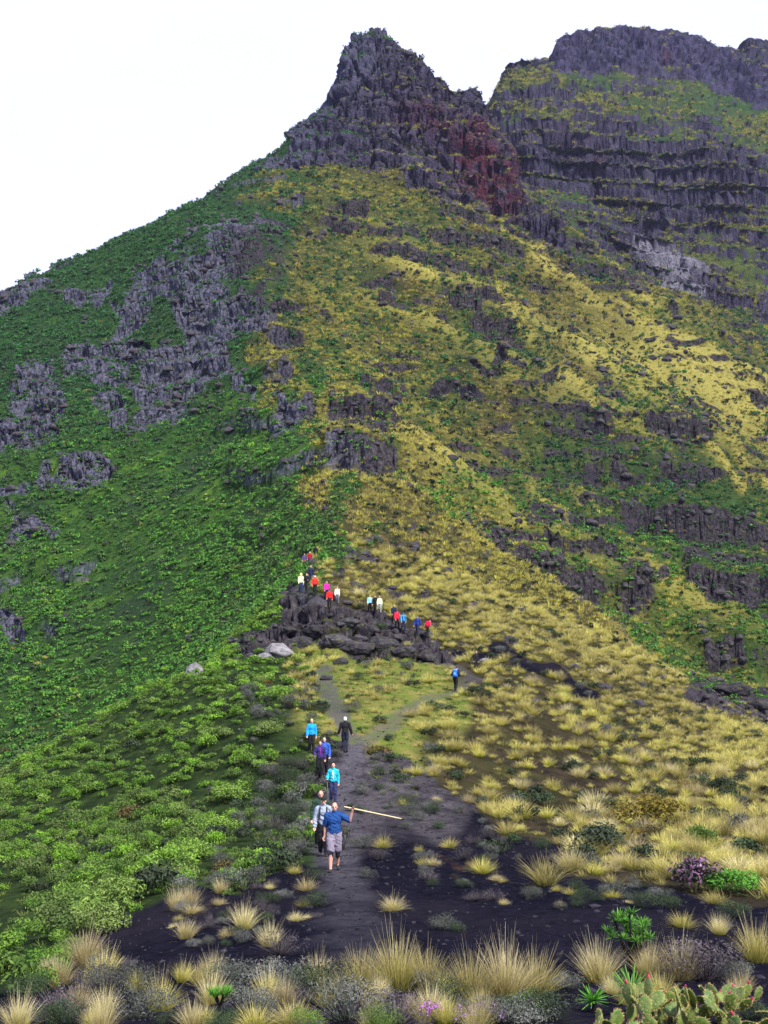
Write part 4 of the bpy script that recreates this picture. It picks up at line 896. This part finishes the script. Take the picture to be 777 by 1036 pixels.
    P.append(person('hiker in pale yellow green jacket beside two others above the rocks', 384, 620.5, 17, .1, True, top=(.62, .72, .42), bottom=(.2, .22, .2), style='short', hair=(.06, .04, .03), **kw))
    P.append(person('hiker in cream yellow jacket and navy trousers at the viewpoint ledge', 304.3, 600, 20, .3, True, top=(.76, .72, .38), bottom=(.02, .03, .08), style='hood', hair=(.8, .74, .3), **kw))
    P.append(person('hiker in black holding something beside the cream yellow jacket', 310.3, 600, 20, -.3, top=(.014, .016, .016), bottom=(.02, .022, .02), style='short', hair=(.03, .02, .02), armr='bent', arml='bent', **kw))
    P.append(person('hiker in red jacket with white cap standing on the path ledge', 318.5, 601.5, 19, .1, top=(.60, .03, .025), bottom=blk, style='cap', hair=(.75, .72, .7), **kw))
    P.append(person('hiker in dark navy standing behind the group on the ledge', 314, 591, 19, .2, top=navy, bottom=(.012, .014, .04), style='short', hair=(.02, .015, .015), **kw))
    P.append(person('hiker in magenta jacket behind the scarlet jacket on the rocks', 330.2, 607, 19, .4, True, top=(.55, .02, .28), bottom=blk, style='short', hair=(.03, .015, .02), **kw))
    P.append(person('hiker in scarlet jacket and black trousers nearest the rock edge', 333.2, 615.5, 19.5, .2, top=(.62, .02, .02), bottom=blk, style='cap', hair=(.03, .025, .03), **kw))
    P.append(person('hiker in white top half hidden by a bush beside the scarlet jacket', 341, 611, 16, .3, True, top=(.76, .72, .58), bottom=(.10, .10, .12), style='short', hair=(.06, .05, .04), **kw))
    P.append(person('hiker in purple grey jacket at the top of the group', 308, 574, 14, .1, top=(.08, .06, .16), bottom=(.25, .09, .05), style='short', hair=(.05, .02, .02), **kw))
    P.append(person('hiker in dark crimson jacket with fair hair at the top of the group', 313.3, 573, 15, -.1, True, top=(.30, .015, .03), bottom=(.05, .02, .05), style='bob', hair=(.45, .28, .10), **kw))
    P.append(person('hiker in black climbing highest on the path above the group', 319, 566, 12, 3.0, top=blk, bottom=blk, style='short', hair=(.02, .015, .015), **kw))
# ------------------------------------------------------------------ plants and stones placed one by one
def put(nm, kd, i, mat, px, py, hpx, label, cat, group=None, wide=1.0, yaw=None, tilt=(0, 0)):
    g = cast(px, py); v = PROTO[kd][i][0]; s = hpx * g[1] / F / (v[:, 2].max() * (1.18 if kd == 'tall' else .92))
    o = link(nm, pmesh(kd, i, mat, nm)); o.location = g - [0, 0, .03]; o.scale = (s * wide, s * wide, s); o.rotation_euler = (tilt[0], tilt[1], random.random() * 6.28 if yaw is None else yaw)
    if kd == 'tall': link('seed_plume', pmesh('plume', i, M_STRAW, 'seed_plume'), o)
    tag(o, label, cat, group); KEEP_OFF.append((g[0], g[1], .45 * s * wide)); return o
PROTO['tall'] = [proto_blades(430, .74, .17, .62, .30, .0042, 4, 500 + i, .4) for i in range(6)]
PROTO['plume'] = [proto_blades(46, 1.0, .12, .40, .12, .0034, 3, 520 + i, .3) for i in range(6)]
PROTO['mop'] = [join(proto_blades(420, .62, .16, 1.0, .50, .0044, 4, 540 + i, .35), proto_blades(26, .85, .12, .55, .2, .0034, 3, 560 + i)) for i in range(4)]
PROTO['heath'] = [join(proto_bush(1500, .52, .50, 16, .024, 600 + i, .8, .28), proto_blades(120, .56, .1, 1.15, .1, .004, 2, 610 + i)) for i in range(4)]
PROTO['dense'] = [proto_bush(1700, .6, .55, 16, .034, 640 + i, .5, .45) for i in range(3)]
PROTO['twiggy'] = [join(proto_blades(240, .55, .08, 1.25, .15, .0045, 3, 660 + i, .5), proto_bush(500, .5, .45, 12, .020, 670 + i, .6, .3)) for i in range(3)]
M_SPEC = {'olive': M_OLIVE}

def build_near():
    tg = 'pale tussocks on the dark soil'
    T = [('tall', 365, 1003, 50, 'straw coloured tussock with tall plumes in the middle of the bottom edge', M_TUSS), ('tall', 402, 1001, 62, 'tall upright tussock standing against the dark soil below the path', M_TUSS), ('tall', 432, 1004, 52, 'yellow green tussock beside the tall upright one below the path', M_TUSS),
         ('tall', 478, 1012, 62, 'broad yellow green tussock with brown seed plumes over purple flowers', M_TUSS), ('tall', 512, 1010, 66, 'tussock with reddish plumes in the clump over the purple flowers', M_STRAW), ('tall', 540, 1008, 56, 'tussock at the end of the clump beside bare dark soil', M_TUSS),
         ('tall', 606, 994, 52, 'golden tussock between bare soil and the leafy green shrub', M_STRAW), ('tall', 657, 990, 46, 'pale feathery tussock behind the prickly pear', M_STRAW), ('tall', 688, 992, 50, 'pale feathery tussock beside the purple grey bush', M_STRAW),
         ('tall', 766, 974, 50, 'large golden tussock cut by the edge of the photo', M_TUSS), ('mop', 690, 938, 28, 'low mop shaped tussock behind the leafy green shrub', M_TUSS), ('mop', 722, 914, 22, 'small mop shaped tussock below the bright green bush', M_TUSS), ('tall', 728, 945, 26, 'thin grey green tussock beside the big golden one', M_STRAW),
         ('mop', 398, 921, 26, 'lone pale tussock on bare dark soil beside the path', M_STRAW), ('tall', 85, 978, 44, 'wind blown pale tussock at the edge of the green slope', M_STRAW), ('tall', 50, 990, 27, 'lower pale tussock beside the wind blown one', M_STRAW),
         ('tall', 178, 921, 26, 'pale tussock above the dark soil at the foot of the green slope', M_STRAW), ('tall', 192, 918, 28, 'second pale tussock of a touching pair at the foot of the green slope', M_STRAW), ('tall', 224, 904, 20, 'short pale tussock uphill of the touching pair', M_STRAW),
         ('tall', 246, 940, 32, 'pale tussock in the middle of the dark soil', M_STRAW), ('tall', 188, 950, 26, 'small pale tussock low on the dark soil', M_STRAW), ('mop', 310, 901, 24, 'tussock spilling over a dark bush beside the path', M_STRAW), ('mop', 298, 884, 17, 'small tussock beside the path behind the dark bush', M_TUSS),
         ('tall', 273, 958, 30, 'thin grey straw tussock beside a brown twig bush', M_STRAW), ('tall', 18, 1040, 42, 'pale tussock in the bottom corner under the green slope', M_STRAW), ('tall', 80, 1020, 32, 'slender tussock among grey scrub in the bottom corner', M_STRAW), ('tall', 196, 1040, 34, 'white plumed tussock at the bottom edge beside the fresh green tuft', M_STRAW),
         ('mop', 258, 1040, 40, 'yellow green mop tussock at the bottom edge', M_TUSS), ('mop', 296, 1038, 42, 'bigger yellow green mop tussock at the bottom edge', M_TUSS), ('tall', 430, 1034, 24, 'short tussock above the violet flowers', M_TUSS),
         ('mop', 388, 858, 22, 'pale tussock on cinder across the path from the walkers', M_TUSS), ('mop', 428, 876, 15, 'little tussock by the rust coloured patch', M_TUSS), ('mop', 455, 858, 18, 'tussock uphill of the rust coloured patch', M_TUSS), ('mop', 409, 815, 14, 'small round tussock near the tip of the stick', M_TUSS),
         ('mop', 474, 812, 16, 'pale tussock on the cinder slope above the rust patch', M_STRAW), ('mop', 440, 782, 18, 'pale bushy tussock on the grassy verge', M_STRAW), ('mop', 576, 905, 14, 'tussock among grey scrub at the edge of the dark soil', M_TUSS), ('mop', 618, 882, 20, 'white plumed tussock above the dark soil', M_STRAW),
         ('mop', 510, 915, 12, 'tiny tussock on bare dark soil', M_STRAW)]
    for i, (kd, x, y, h, lab, m) in enumerate(T):
        put('grass_tussock', kd, i % len(PROTO[kd]), m, x, y, h * (.85 if kd == 'mop' else 1.05), lab, 'grass tussock', tg, .85 + .1 * (kd == 'mop'), None, (random.uniform(-.05, .05), random.uniform(.02, .16)))
    B = [('heath', 318, 917, 17, 'dark brown bush under the tussock beside the path', M_DARK), ('heath', 450, 940, 17, 'grey green bush alone on the dark soil', M_GREY), ('heath', 463, 943, 11, 'small green bush touching the grey green one on dark soil', M_DARK), ('twiggy', 283, 965, 26, 'brown twiggy bush on the dark soil', M_TWIG), ('heath', 713, 990, 42, 'purple grey bush between the feathery tussock and the golden one', M_TWIG),
         ('heath', 235, 1005, 36, 'grey green heath bush at the bottom edge near the fresh tuft', M_GREY), ('heath', 285, 1003, 34, 'grey heath bush above the mop tussocks', M_GREY), ('heath', 325, 1012, 38, 'dark heath bush beside the plumed tussocks', M_DARK), ('heath', 352, 1032, 42, 'grey bush at the bottom edge below the tall plumes', M_GREY), ('twiggy', 400, 1036, 40, 'dry twig bush at the bottom edge below the tall plumes', M_TWIG),
         ('heath', 455, 1020, 30, 'dark green bush between two yellow tussocks', M_DARK), ('heath', 500, 1034, 28, 'grey green bush beside the violet flowers', M_GREY), ('heath', 555, 1032, 34, 'dark green bush at the bottom edge beside the prickly pear', M_DARK), ('heath', 530, 1036, 30, 'teal grey bush at the bottom edge', M_GREY), ('heath', 575, 1000, 18, 'low grey bush at the edge of bare soil', M_GREY),
         ('heath', 110, 1005, 30, 'grey scrub below the dark soil in the corner', M_GREY), ('twiggy', 60, 1030, 34, 'dry twig bush in the bottom corner', M_TWIG), ('heath', 140, 1030, 36, 'grey scrub bush at the bottom edge beside the white plumes', M_GREY), ('heath', 30, 1010, 26, 'dark scrub bush under the wind blown tussock', M_DARK), ('heath', 100, 978, 14, 'low grey bush at the foot of the wind blown tussock', M_GREY),
         ('heath', 650, 918, 18, 'dark bush on the dark soil uphill of the leafy shrub', M_DARK), ('heath', 622, 906, 16, 'grey scrub on the edge of the grassy slope', M_GREY), ('heath', 597, 912, 15, 'dark green scrub beside a small tussock', M_DARK), ('heath', 742, 928, 18, 'dark bush under the bright green bush', M_DARK), ('heath', 668, 910, 14, 'grey green bush beside the pink flowering bush', M_GREY),
         ('heath', 240, 945, 10, 'dark clump at the foot of the pale tussock on dark soil', M_DARK), ('heath', 372, 888, 11, 'grey scrub beside the path near the first walker', M_GREY), ('heath', 384, 870, 12, 'grey twiggy scrub across from the first walker', M_TWIG), ('heath', 366, 858, 14, 'purple grey scrub beside the walkers', M_GREY), ('heath', 302, 862, 16, 'grey bush on the shoulder beside the walkers', M_GREY),
         ('heath', 300, 826, 14, 'dark bush on the shoulder uphill of the walkers', M_DARK), ('heath', 296, 846, 14, 'dark grey bush on the shoulder between two others', M_GREY), ('heath', 386, 784, 10, 'dark green bush on the grass verge', M_DARK), ('heath', 262, 884, 15, 'dark bush at the edge of the green slope', M_DARK), ('heath', 225, 878, 16, 'grey bush at the edge of the green slope', M_GREY),
         ('heath', 295, 775, 11, 'dark blue green bush beside the grass path', M_DARK), ('heath', 325, 722, 10, 'dark bush with lime tips beside the narrow path', M_DARK), ('heath', 362, 688, 9, 'dark bush below the rocks', M_DARK), ('heath', 355, 720, 11, 'grey green bush by the fork of the path', M_GREY)]
    for i, (kd, x, y, h, lab, m) in enumerate(B):
        put('scrub_bush', kd, i % len(PROTO[kd]), m, x, y, h, lab, 'shrub', 'scrub bushes along the dark soil', 1.15)
    rp = random.Random(4)
    def many(n, poly, kinds, lo, hi, lab, group):
        xs = [q[0] for q in poly]; ys = [q[1] for q in poly]
        for _ in range(n):
            while True:
                x, y = rp.uniform(min(xs), max(xs)), rp.uniform(min(ys), max(ys))
                if inpoly(np.array([x]), np.array([y]), poly)[0]: break
            kd, m, nm, cat, lb = rp.choice(kinds)
            put(nm, kd, rp.randrange(len(PROTO[kd])), m, x, y, rp.uniform(lo, hi) * (1 if kd != 'tall' else 1.5), lb + lab, cat, lb.split(' of')[0] + group, rp.uniform(.8, 1.3) if kd != 'tall' else .8, None, (rp.uniform(-.1, .1), rp.uniform(-.05, .2)))
    sc_ = [('heath', M_GREY, 'scrub_bush', 'shrub', 'small grey bush of scrub'), ('heath', M_DARK, 'scrub_bush', 'shrub', 'small dark bush of scrub'), ('twiggy', M_TWIG, 'scrub_bush', 'shrub', 'small brown bush of dry twigs')]
    tu_ = [('mop', M_TUSS, 'grass_tussock', 'grass tussock', 'small tussock of pale grass'), ('mop', M_STRAW, 'grass_tussock', 'grass tussock', 'small tuft of straw coloured grass')]
    ta_ = [('tall', M_TUSS, 'grass_tussock', 'grass tussock', 'upright tussock of plumed grass'), ('tall', M_STRAW, 'grass_tussock', 'grass tussock', 'upright tuft of dry straw')]
    many(62, [(392,800),(450,790),(520,845),(640,885),(705,925),(560,922),(430,905),(385,850)], sc_ * 2 + tu_, 6, 14, ' on the cinder uphill of the bare dark soil', ' on the cinder slope')
    many(34, [(262,895),(328,872),(325,925),(260,965),(120,985),(150,935)], sc_ * 2 + tu_, 7, 15, ' on the dark soil below the green shoulder', ' below the green shoulder')
    many(26, [(290,760),(318,790),(312,870),(270,885),(262,800)], sc_, 8, 16, ' on the shoulder beside the walkers', ' beside the walkers')
    many(58, [(0,1000),(140,985),(330,990),(560,1008),(570,1045),(0,1045)], sc_ + ta_ * 2 + [('heath', M_SHRUB, 'scrub_bush', 'shrub', 'small green bush of scrub')], 16, 30, ' in the tangle below the dark soil', ' in the tangle below the dark soil')
    many(14, [(590,1000),(777,985),(777,1040),(600,1040)], sc_ + ta_, 14, 24, ' growing among the prickly pears', ' among the prickly pears')
    # bushes that stand out on the grassy slope and the green shoulder
    G = [('brown_bush', 'dense', 0, M_OLIVE, 655, 838, 32, 1.35, 'wide olive brown bush on the yellow grass slope'), ('dark_bush', 'dense', 1, M_DARK, 611, 860, 27, 1.2, 'dark green bush below the olive brown bush'), ('green_bush', 'dense', 2, M_FLEAF, 744, 906, 26, 1.3, 'bright green rounded bush beside the pink flowering bush'),
         ('dark_bush', 'dense', 2, M_DARK, 733, 802, 16, 1.2, 'small dark bush high on the yellow slope'), ('green_bush', 'dense', 0, M_SHRUB, 712, 855, 20, 1.0, 'dark leafy green bush between the brown bush and the bright one'),
         ('lime_bush', 'dense', 0, M_LIME, 222, 848, 22, 1.2, 'bright lime bush on the green shoulder'), ('lime_bush', 'dense', 1, M_LIME, 228, 812, 20, 1.2, 'lime bush uphill of the brightest one'), ('lime_bush', 'dense', 2, M_LIME, 172, 885, 28, 1.3, 'large lime green bush low on the shoulder'), ('lime_bush', 'dense', 1, M_LIME, 190, 872, 24, 1.2, 'lime bush touching the large one on the shoulder'),
         ('lime_bush', 'dense', 0, M_LIME, 108, 925, 36, 1.1, 'bright bush above the wind blown tussock'), ('lime_bush', 'dense', 2, M_LIME, 100, 945, 30, 1.1, 'second bright bush just above the wind blown tussock'), ('lime_bush', 'dense', 2, M_LIME, 272, 745, 16, 1.2, 'lime bush beside the blue jacket walker'), ('lime_bush', 'dense', 1, M_LIME, 325, 715, 9, 1.1, 'yellow lime bush above the blue jacket walker'), ('lime_bush', 'dense', 0, M_LIME, 280, 708, 15, 1.2, 'lime bush below the pale boulder')]
    for nm, kd, i, m, x, y, h, w, lab in G: put(nm, kd, i, m, x, y, h, lab, 'bush', None, w)
    # pink flowering bush
    g = cast(703, 902); s = 30 * g[1] / F / .5; o = empty('flowering_bush', g, 'pink and purple flowering bush on the yellow grass slope', 'bush', None, 0, s); KEEP_OFF.append((g[0], g[1], .9))
    v, f, c = proto_bush(700, .5, .46, 12, .04, 700); link('foliage', mesh_np('foliage', v, f, M_DARK, c), o); v, f, c = proto_bush(520, .53, .50, 12, .04, 700); link('blossom', mesh_np('blossom', v, f, M_PURP, c), o)
    # leafy succulent shrub on a bare trunk
    g = cast(642, 988); s = 60 * g[1] / F / 1.0; o = empty('leafy_shrub', g, 'bright green leafy shrub with bare dark stems in front of the dark soil', 'shrub', None, 0, s)
    st = []; V_, F_, C_ = [], [], []; rr = np.random.default_rng(3); tufts = []
    for k in range(9):
        a = k * .7; q = .12 + .26 * rr.random(); e = (q * math.cos(a), q * math.sin(a), .55 + .42 * rr.random()); m_ = (e[0] * .45, e[1] * .45, .38)
        st += [('c', (0, 0, 0), m_, .030, .022), ('c', m_, e, .022, .018)]
        for t_ in range(3):
            b_ = proto_blades(34, .15, .02, 1.5, .15, .012, 2, 720 + k * 3 + t_, .3); tufts.append((b_[0] + np.array(e) + rr.normal(0, .065, 3) + [0, 0, -.04], b_[1], b_[2]))
    plain('stem', st, M_TWIG, o, 0, 7); v, f, c = join(*tufts); link('foliage', mesh_np('foliage', v, f, M_FLEAF, c), o)
    # fresh green tuft on a bare stem
    g = cast(222, 1030); s = 34 * g[1] / F; o = empty('leafy_shrub', g, 'small fresh green tuft on a pale bare stem at the bottom edge', 'shrub', None, 0, s); st = []; tufts = []
    for k in range(6):
        a = k * 1.05; e = (.22 * math.cos(a), .16 * math.sin(a), .62 + .08 * rr.random()); st += [('c', (0, 0, 0), (0, 0, .3), .035, .03), ('c', (0, 0, .3), e, .03, .02)]
        b_ = proto_blades(60, .30, .03, 1.1, .1, .016, 2, 760 + k, .3); tufts.append((b_[0] + np.array(e) - [0, 0, .05], b_[1], b_[2]))
    plain('stem', st, M_TWIG, o, 0, 7); v, f, c = join(*tufts); link('foliage', mesh_np('foliage', v, f, M_FLEAF, c), o)
    # rosette succulent
    for x, y, h, lab in ((640, 1010, 34, 'spiky green rosette plant standing above the prickly pear pads'), (600, 1012, 22, 'smaller spiky rosette plant beside the prickly pear pads')):
        g = cast(x, y + 12); s = h * g[1] / F / .42; o = empty('rosette_plant', g, lab, 'succulent', None, 0, s)
        plain('stem', [('c', (0, 0, 0), (.01, 0, .22), .035, .028)], M_TWIG, o, 0, 8)
        b_ = proto_blades(70, .34, .03, 1.55, .06, .018, 3, 790 + x, .15); link('rosette', mesh_np('rosette', b_[0] + [0, 0, .2], b_[1], M_FLEAF, b_[2]), o)
    # prickly pears
    def pad_mesh(seed):
        r = np.random.default_rng(seed); bm = bmesh.new(); bmesh.ops.create_uvsphere(bm, u_segments=20, v_segments=12, radius=1)
        for v in bm.verts:
            t = (v.co.z + 1) / 2; w = .62 + .38 * math.sin(t * 2.4 - .2); v.co = Vector((v.co.x * .118 * w, v.co.y * .022, t * .30))
        me = bpy.data.meshes.new('pad'); bm.to_mesh(me); bm.free(); nb = len(me.polygons)
        Vn = [tuple(v.co) for v in me.vertices]; Fn = [tuple(p.vertices) for p in me.polygons]
        for _ in range(210):
            a = r.random() * 6.283; q = math.sqrt(r.random()) if r.random() < .35 else 1.0; t = .5 + .5 * q * math.sin(a); w = .62 + .38 * math.sin(t * 2.4 - .2)
            x = q * math.cos(a) * .118 * w * .96; z = t * .30; yv = .022 * math.sqrt(max(0, 1 - q * q)) * (1 if r.random() < .5 else -1)
            d = np.array([math.cos(a) * q, (1 if yv >= 0 else -1) * (1.05 - q), math.sin(a) * q]) + r.normal(0, .4, 3); d /= np.linalg.norm(d); L = .020 + .022 * r.random(); b = np.array([x, yv, z]); sd = np.cross(d, r.normal(size=3)); sd = sd / np.linalg.norm(sd) * .0022
            k = len(Vn); Vn += [tuple(b - sd), tuple(b + sd), tuple(b + d * L)]; Fn.append((k, k + 1, k + 2))
        me2 = bpy.data.meshes.new('pad'); me2.from_pydata(Vn, [], Fn); me2.materials.append(M_PAD); me2.materials.append(M_SPINE)
        for i, p in enumerate(me2.polygons): p.use_smooth = i < nb; p.material_index = 0 if i < nb else 1
        me2.update(); bpy.data.meshes.remove(me); return me2
    pads = [pad_mesh(s_) for s_ in range(4)]; fr = ring_mesh([('e', (0, 0, .03), (.02, .02, .034)), ('e', (0, 0, .058), (.013, .013, .01))], 0, 8); fr.materials.append(M_FRUIT); fr.name = 'fruit'
    fr.polygons.foreach_set('use_smooth', np.ones(len(fr.polygons), bool))
    for x, y, n, s, lab in ((616, 1042, 12, .56, 'prickly pear clump beside the smaller rosette plant'), (660, 1046, 28, .60, 'large prickly pear clump with red fruit under the spiky rosette'), (722, 1046, 26, .60, 'prickly pear clump with tan spiny pads beside bare soil'), (692, 1036, 16, .56, 'prickly pear clump of upright pads behind the others')):
        g = cast(x, y); sc_ = s * g[1] / 9.3; o = empty('prickly_pear', g, lab, 'cactus', 'prickly pears', 0, sc_); made = []; KEEP_OFF.append((g[0], g[1], .5))
        for k in range(n):
            if k < 7: M = Matrix.Translation((rr.normal(0, .30), rr.normal(0, .2), -.03)) @ Matrix.Rotation(rr.random() * 6.28, 4, 'Z') @ Matrix.Rotation(rr.normal(0, .5), 4, 'Y') @ Matrix.Rotation(rr.normal(0, .3), 4, 'X')
            else:
                b = made[rr.integers(max(0, k - 9), k)]; a = rr.normal(0, .8)
                M = b @ Matrix.Translation((.085 * math.sin(a), 0, .15 + .13 * math.cos(a))) @ Matrix.Rotation(a * .8, 4, 'Y') @ Matrix.Rotation(rr.normal(0, .9), 4, 'Z') @ Matrix.Rotation(rr.normal(0, .3), 4, 'X') @ Matrix.Scale(.82 + .25 * rr.random(), 4)
                if M.translation.z > .34: M = Matrix.Translation((rr.normal(0, .1), 0, .30 - M.translation.z)) @ M
            made.append(M); c_ = link('pad', pads[k % 4], o); c_.matrix_local = M
            if k > 4 and rr.random() < .28:
                f_ = link('fruit', fr, c_); f_.matrix_local = Matrix.Translation((.03 * rr.normal(), 0, .285)) @ Matrix.Rotation(rr.normal(0, .3), 4, 'Y')
    # violet and pink flowers
    for x, y, lab in ((434, 1036, 'low plant with violet flowers at the bottom edge under the tussocks'), (468, 1037, 'wider patch of violet flowers at the bottom edge'), (494, 1036, 'violet flowers beside the grey green bush at the bottom edge')):
        g = cast(x, y - 4); o = empty('flowering_plant', g, lab, 'flower', None, 0, 15 * g[1] / F / .22); KEEP_OFF.append((g[0], g[1], .3))
        b_ = proto_bush(260, .30, .15, 8, .022, int(x)); link('foliage', mesh_np('foliage', *b_[:2], M_GREY, b_[2]), o)
        b_ = proto_bush(130, .32, .21, 8, .018, int(x), .2, .8); link('blossom', mesh_np('blossom', *b_[:2], M_VIOLET, b_[2]), o)
    # boulders
    rb = [boulder_mesh(900 + i) for i in range(8)]
    BL = [(281, 664, 20, 1.5, 1, 'pale grey boulder at the edge of the green slope below the rocks'), (268, 668, 11, 1.4, 1, 'smaller pale block beside the pale grey boulder'), (196, 684, 20, .8, 1, 'upright pale rock standing out of the green shoulder'), (205, 676, 10, 1.2, 0, 'dark rock behind the upright pale rock'),
          (489, 672, 9, 1.3, 1, 'small pinkish boulder beside the hiker in dark clothes'), (305, 655, 16, 1.6, 0, 'dark angular block at the foot of the rocks'), (318, 642, 16, 1.3, 0, 'dark block under the viewpoint ledge'), (340, 654, 20, 1.5, 0, 'big dark block in the middle of the rock step'), (362, 660, 18, 1.7, 0, 'broad dark block low in the rock step'), (385, 657, 19, 1.6, 0, 'dark rounded block right of the broad one in the rock step'),
          (408, 663, 15, 1.6, 0, 'dark block near the lower end of the rock step'), (430, 668, 12, 1.5, 0, 'small dark block at the lower end of the rock step'), (352, 632, 12, 1.6, 0, 'flat dark block below the scarlet jacket'), (375, 640, 11, 1.7, 0, 'flat dark block on top of the rock step'), (400, 648, 10, 1.6, 0, 'dark stone under the line of hikers'), (292, 640, 11, 1.3, 0, 'dark stone at the start of the viewpoint ledge'),
          (330, 688, 8, 1.3, 0, 'dark stone in the narrow path below the rocks'), (345, 672, 9, 1.4, 0, 'dark stone at the top of the narrow path'), (742, 702, 16, 2.2, 0, 'dark boulder at the foot of the gully'), (765, 716, 15, 1.8, 0, 'dark boulder beside the first one in the gully'), (725, 690, 9, 1.7, 0, 'dark stone above the boulders in the gully'), (380, 548, 9, 2.0, 0, 'dark ledge block on the crest above the hikers'), (415, 553, 8, 2.2, 0, 'dark ledge block farther along the crest'), (350, 566, 8, 1.8, 0, 'dark block beside the pale bush above the ledge')]
    for i, (x, y, h, w, pale, lab) in enumerate(BL):
        g = cast(x, y); s = h * g[1] / F; o = link('boulder', rb[i % 8] if not pale else boulder_mesh(950 + i, M_PALEROCK)); o.location = g + np.array([0, s * .2, s * .22]); o.scale = (s * w * .62, s * .6, s * .62); o.rotation_euler = (0, 0, random.random() * .8 - .4); tag(o, lab, 'boulder', 'boulders on the ridge')
    # loose cinders on the bare ground
    r = np.random.default_rng(21); d_ = (so_ * 2.2 + sstep(.2, .6, pa_) * .7) * (Dc < 62) * (Dc > 10) + .25 * lu * (Dc < 70)
    p, dd, _ = scatter(d_ * 1.6, np.ones_like(Dc), r); px, py = project(p[:, 0], p[:, 1], p[:, 2]); kq = (px > -60) & (px < 840) & (py < 1060); p, dd = p[kq], dd[kq]
    bm = bmesh.new(); bmesh.ops.create_icosphere(bm, subdivisions=1, radius=1); bv = np.array([v.co[:] for v in bm.verts]); bf = np.array([[v.index for v in f_.verts] for f_ in bm.faces]); bm.free()
    nn = len(p); sz = .018 + .05 * r.random(nn) ** 4 + .012 * (dd / 60); jit = bv[None] * (1 + r.normal(0, .22, (nn, len(bv), 1))) * sz[:, None, None] * (np.array([1, 1, .7]) * (1 + r.normal(0, .25, (nn, 1, 3))))
    V_ = (jit + p[:, None] + [0, 0, .004]).reshape(-1, 3); F_ = (bf[None] + (np.arange(nn) * len(bv))[:, None, None]).reshape(-1, 3)
    o = link('loose_cinder', mesh_np('loose_cinder', V_, F_, M_CINDER)); o['kind'] = 'stuff'

def build_rocks():
    """loose stones and small outcrops strewn over the slopes"""
    r = np.random.default_rng(33); szR = np.clip((Dc / 200) ** .8, .45, 3)
    d_ = (yel * (.035 * sstep(-.05, .35, fbD + .6 * cell(nG)) + .012) + (1 - yel) * .022 * sstep(.0, .35, fbD + .6 * cell(nE)) + .10 * rk * (1 - bk) * (1 - np.clip(pk * 2, 0, 1)) + .06 * sstep(.02, .3, cell(mr)) * (1 - rk)) * (Dc > 75) * (Dc < 575) * (1 - pa_) * (1 - .9 * lu)
    p, dd, s_ = scatter(d_, szR, r)
    bm = bmesh.new(); bmesh.ops.create_icosphere(bm, subdivisions=2, radius=1); bv = np.array([v.co[:] for v in bm.verts]); bf = np.array([[v.index for v in f_.verts] for f_ in bm.faces]); bm.free()
    prs = []
    for k in range(6):
        pl = r.normal(size=(11, 3)); pl /= np.linalg.norm(pl, axis=1, keepdims=True); h = .55 + .35 * r.random(11); v = bv.copy()
        for n_, hh in zip(pl, h): e = np.maximum(0, v @ n_ - hh); v = v - e[:, None] * n_
        prs.append(v * [1, .8, .75])
    Vs, Fs, o_ = [], [], 0; w = r.integers(0, 6, len(p)); sc = s_ * (.28 + .9 * r.random(len(p)) ** 3); ya = r.random(len(p)) * 6.283; st = .7 + .9 * r.random(len(p))
    for k in range(6):
        q = np.where(w == k)[0]; v = prs[k]; ca, sa = np.cos(ya[q])[:, None], np.sin(ya[q])[:, None]
        x = (v[None, :, 0] * ca - v[None, :, 1] * sa) * (sc[q] * st[q])[:, None] + p[q, :1]; y = (v[None, :, 0] * sa + v[None, :, 1] * ca) * sc[q][:, None] + p[q, 1:2]; z = v[None, :, 2] * sc[q][:, None] + p[q, 2:] + .15 * sc[q][:, None]
        Vs.append(np.stack([x, y, z], -1).reshape(-1, 3)); Fs.append((bf[None] + (np.arange(len(q)) * len(v))[:, None, None]).reshape(-1, 3) + o_); o_ += len(q) * len(v)
    o = link('scattered_rock', mesh_np('scattered_rock', np.concatenate(Vs), np.concatenate(Fs), M_BOULDER)); o['kind'] = 'stuff'

def boulder_mesh(seed, mat=None):
    r = np.random.default_rng(seed); bm = bmesh.new()
    for q in r.normal(size=(34, 3)):
        q = q / np.linalg.norm(q) * (.8 + .35 * r.random()); bm.verts.new((q[0], q[1], q[2] * .8))
    res = bmesh.ops.convex_hull(bm, input=bm.verts[:]); bmesh.ops.delete(bm, geom=[e for e in res['geom_interior'] if isinstance(e, bmesh.types.BMVert)], context='VERTS')
    bmesh.ops.bevel(bm, geom=bm.edges[:], offset=.05, segments=1, affect='EDGES'); bmesh.ops.triangulate(bm, faces=bm.faces[:]); bmesh.ops.subdivide_edges(bm, edges=bm.edges[:], cuts=2, use_grid_fill=True)
    for v in bm.verts:
        a = np.array(v.co[:]); k = fbm(np.array([a[0] * 2.2 + seed]), np.array([a[1] * 2.2]), np.array([a[2] * 2.2]), 3, seed % 6)[0]; v.co *= 1 + .22 * k
    me = bpy.data.meshes.new('boulder'); bm.to_mesh(me); bm.free(); me.materials.append(mat or M_BOULDER); return me
M_CINDER = mat_flat('cinder', (.020, .019, .025), .95, .1, .6, 3)
build_people(); build_near(); build_ground(); build_light(); build_haze(); build_scatter(); build_rocks(); build_short_grass()
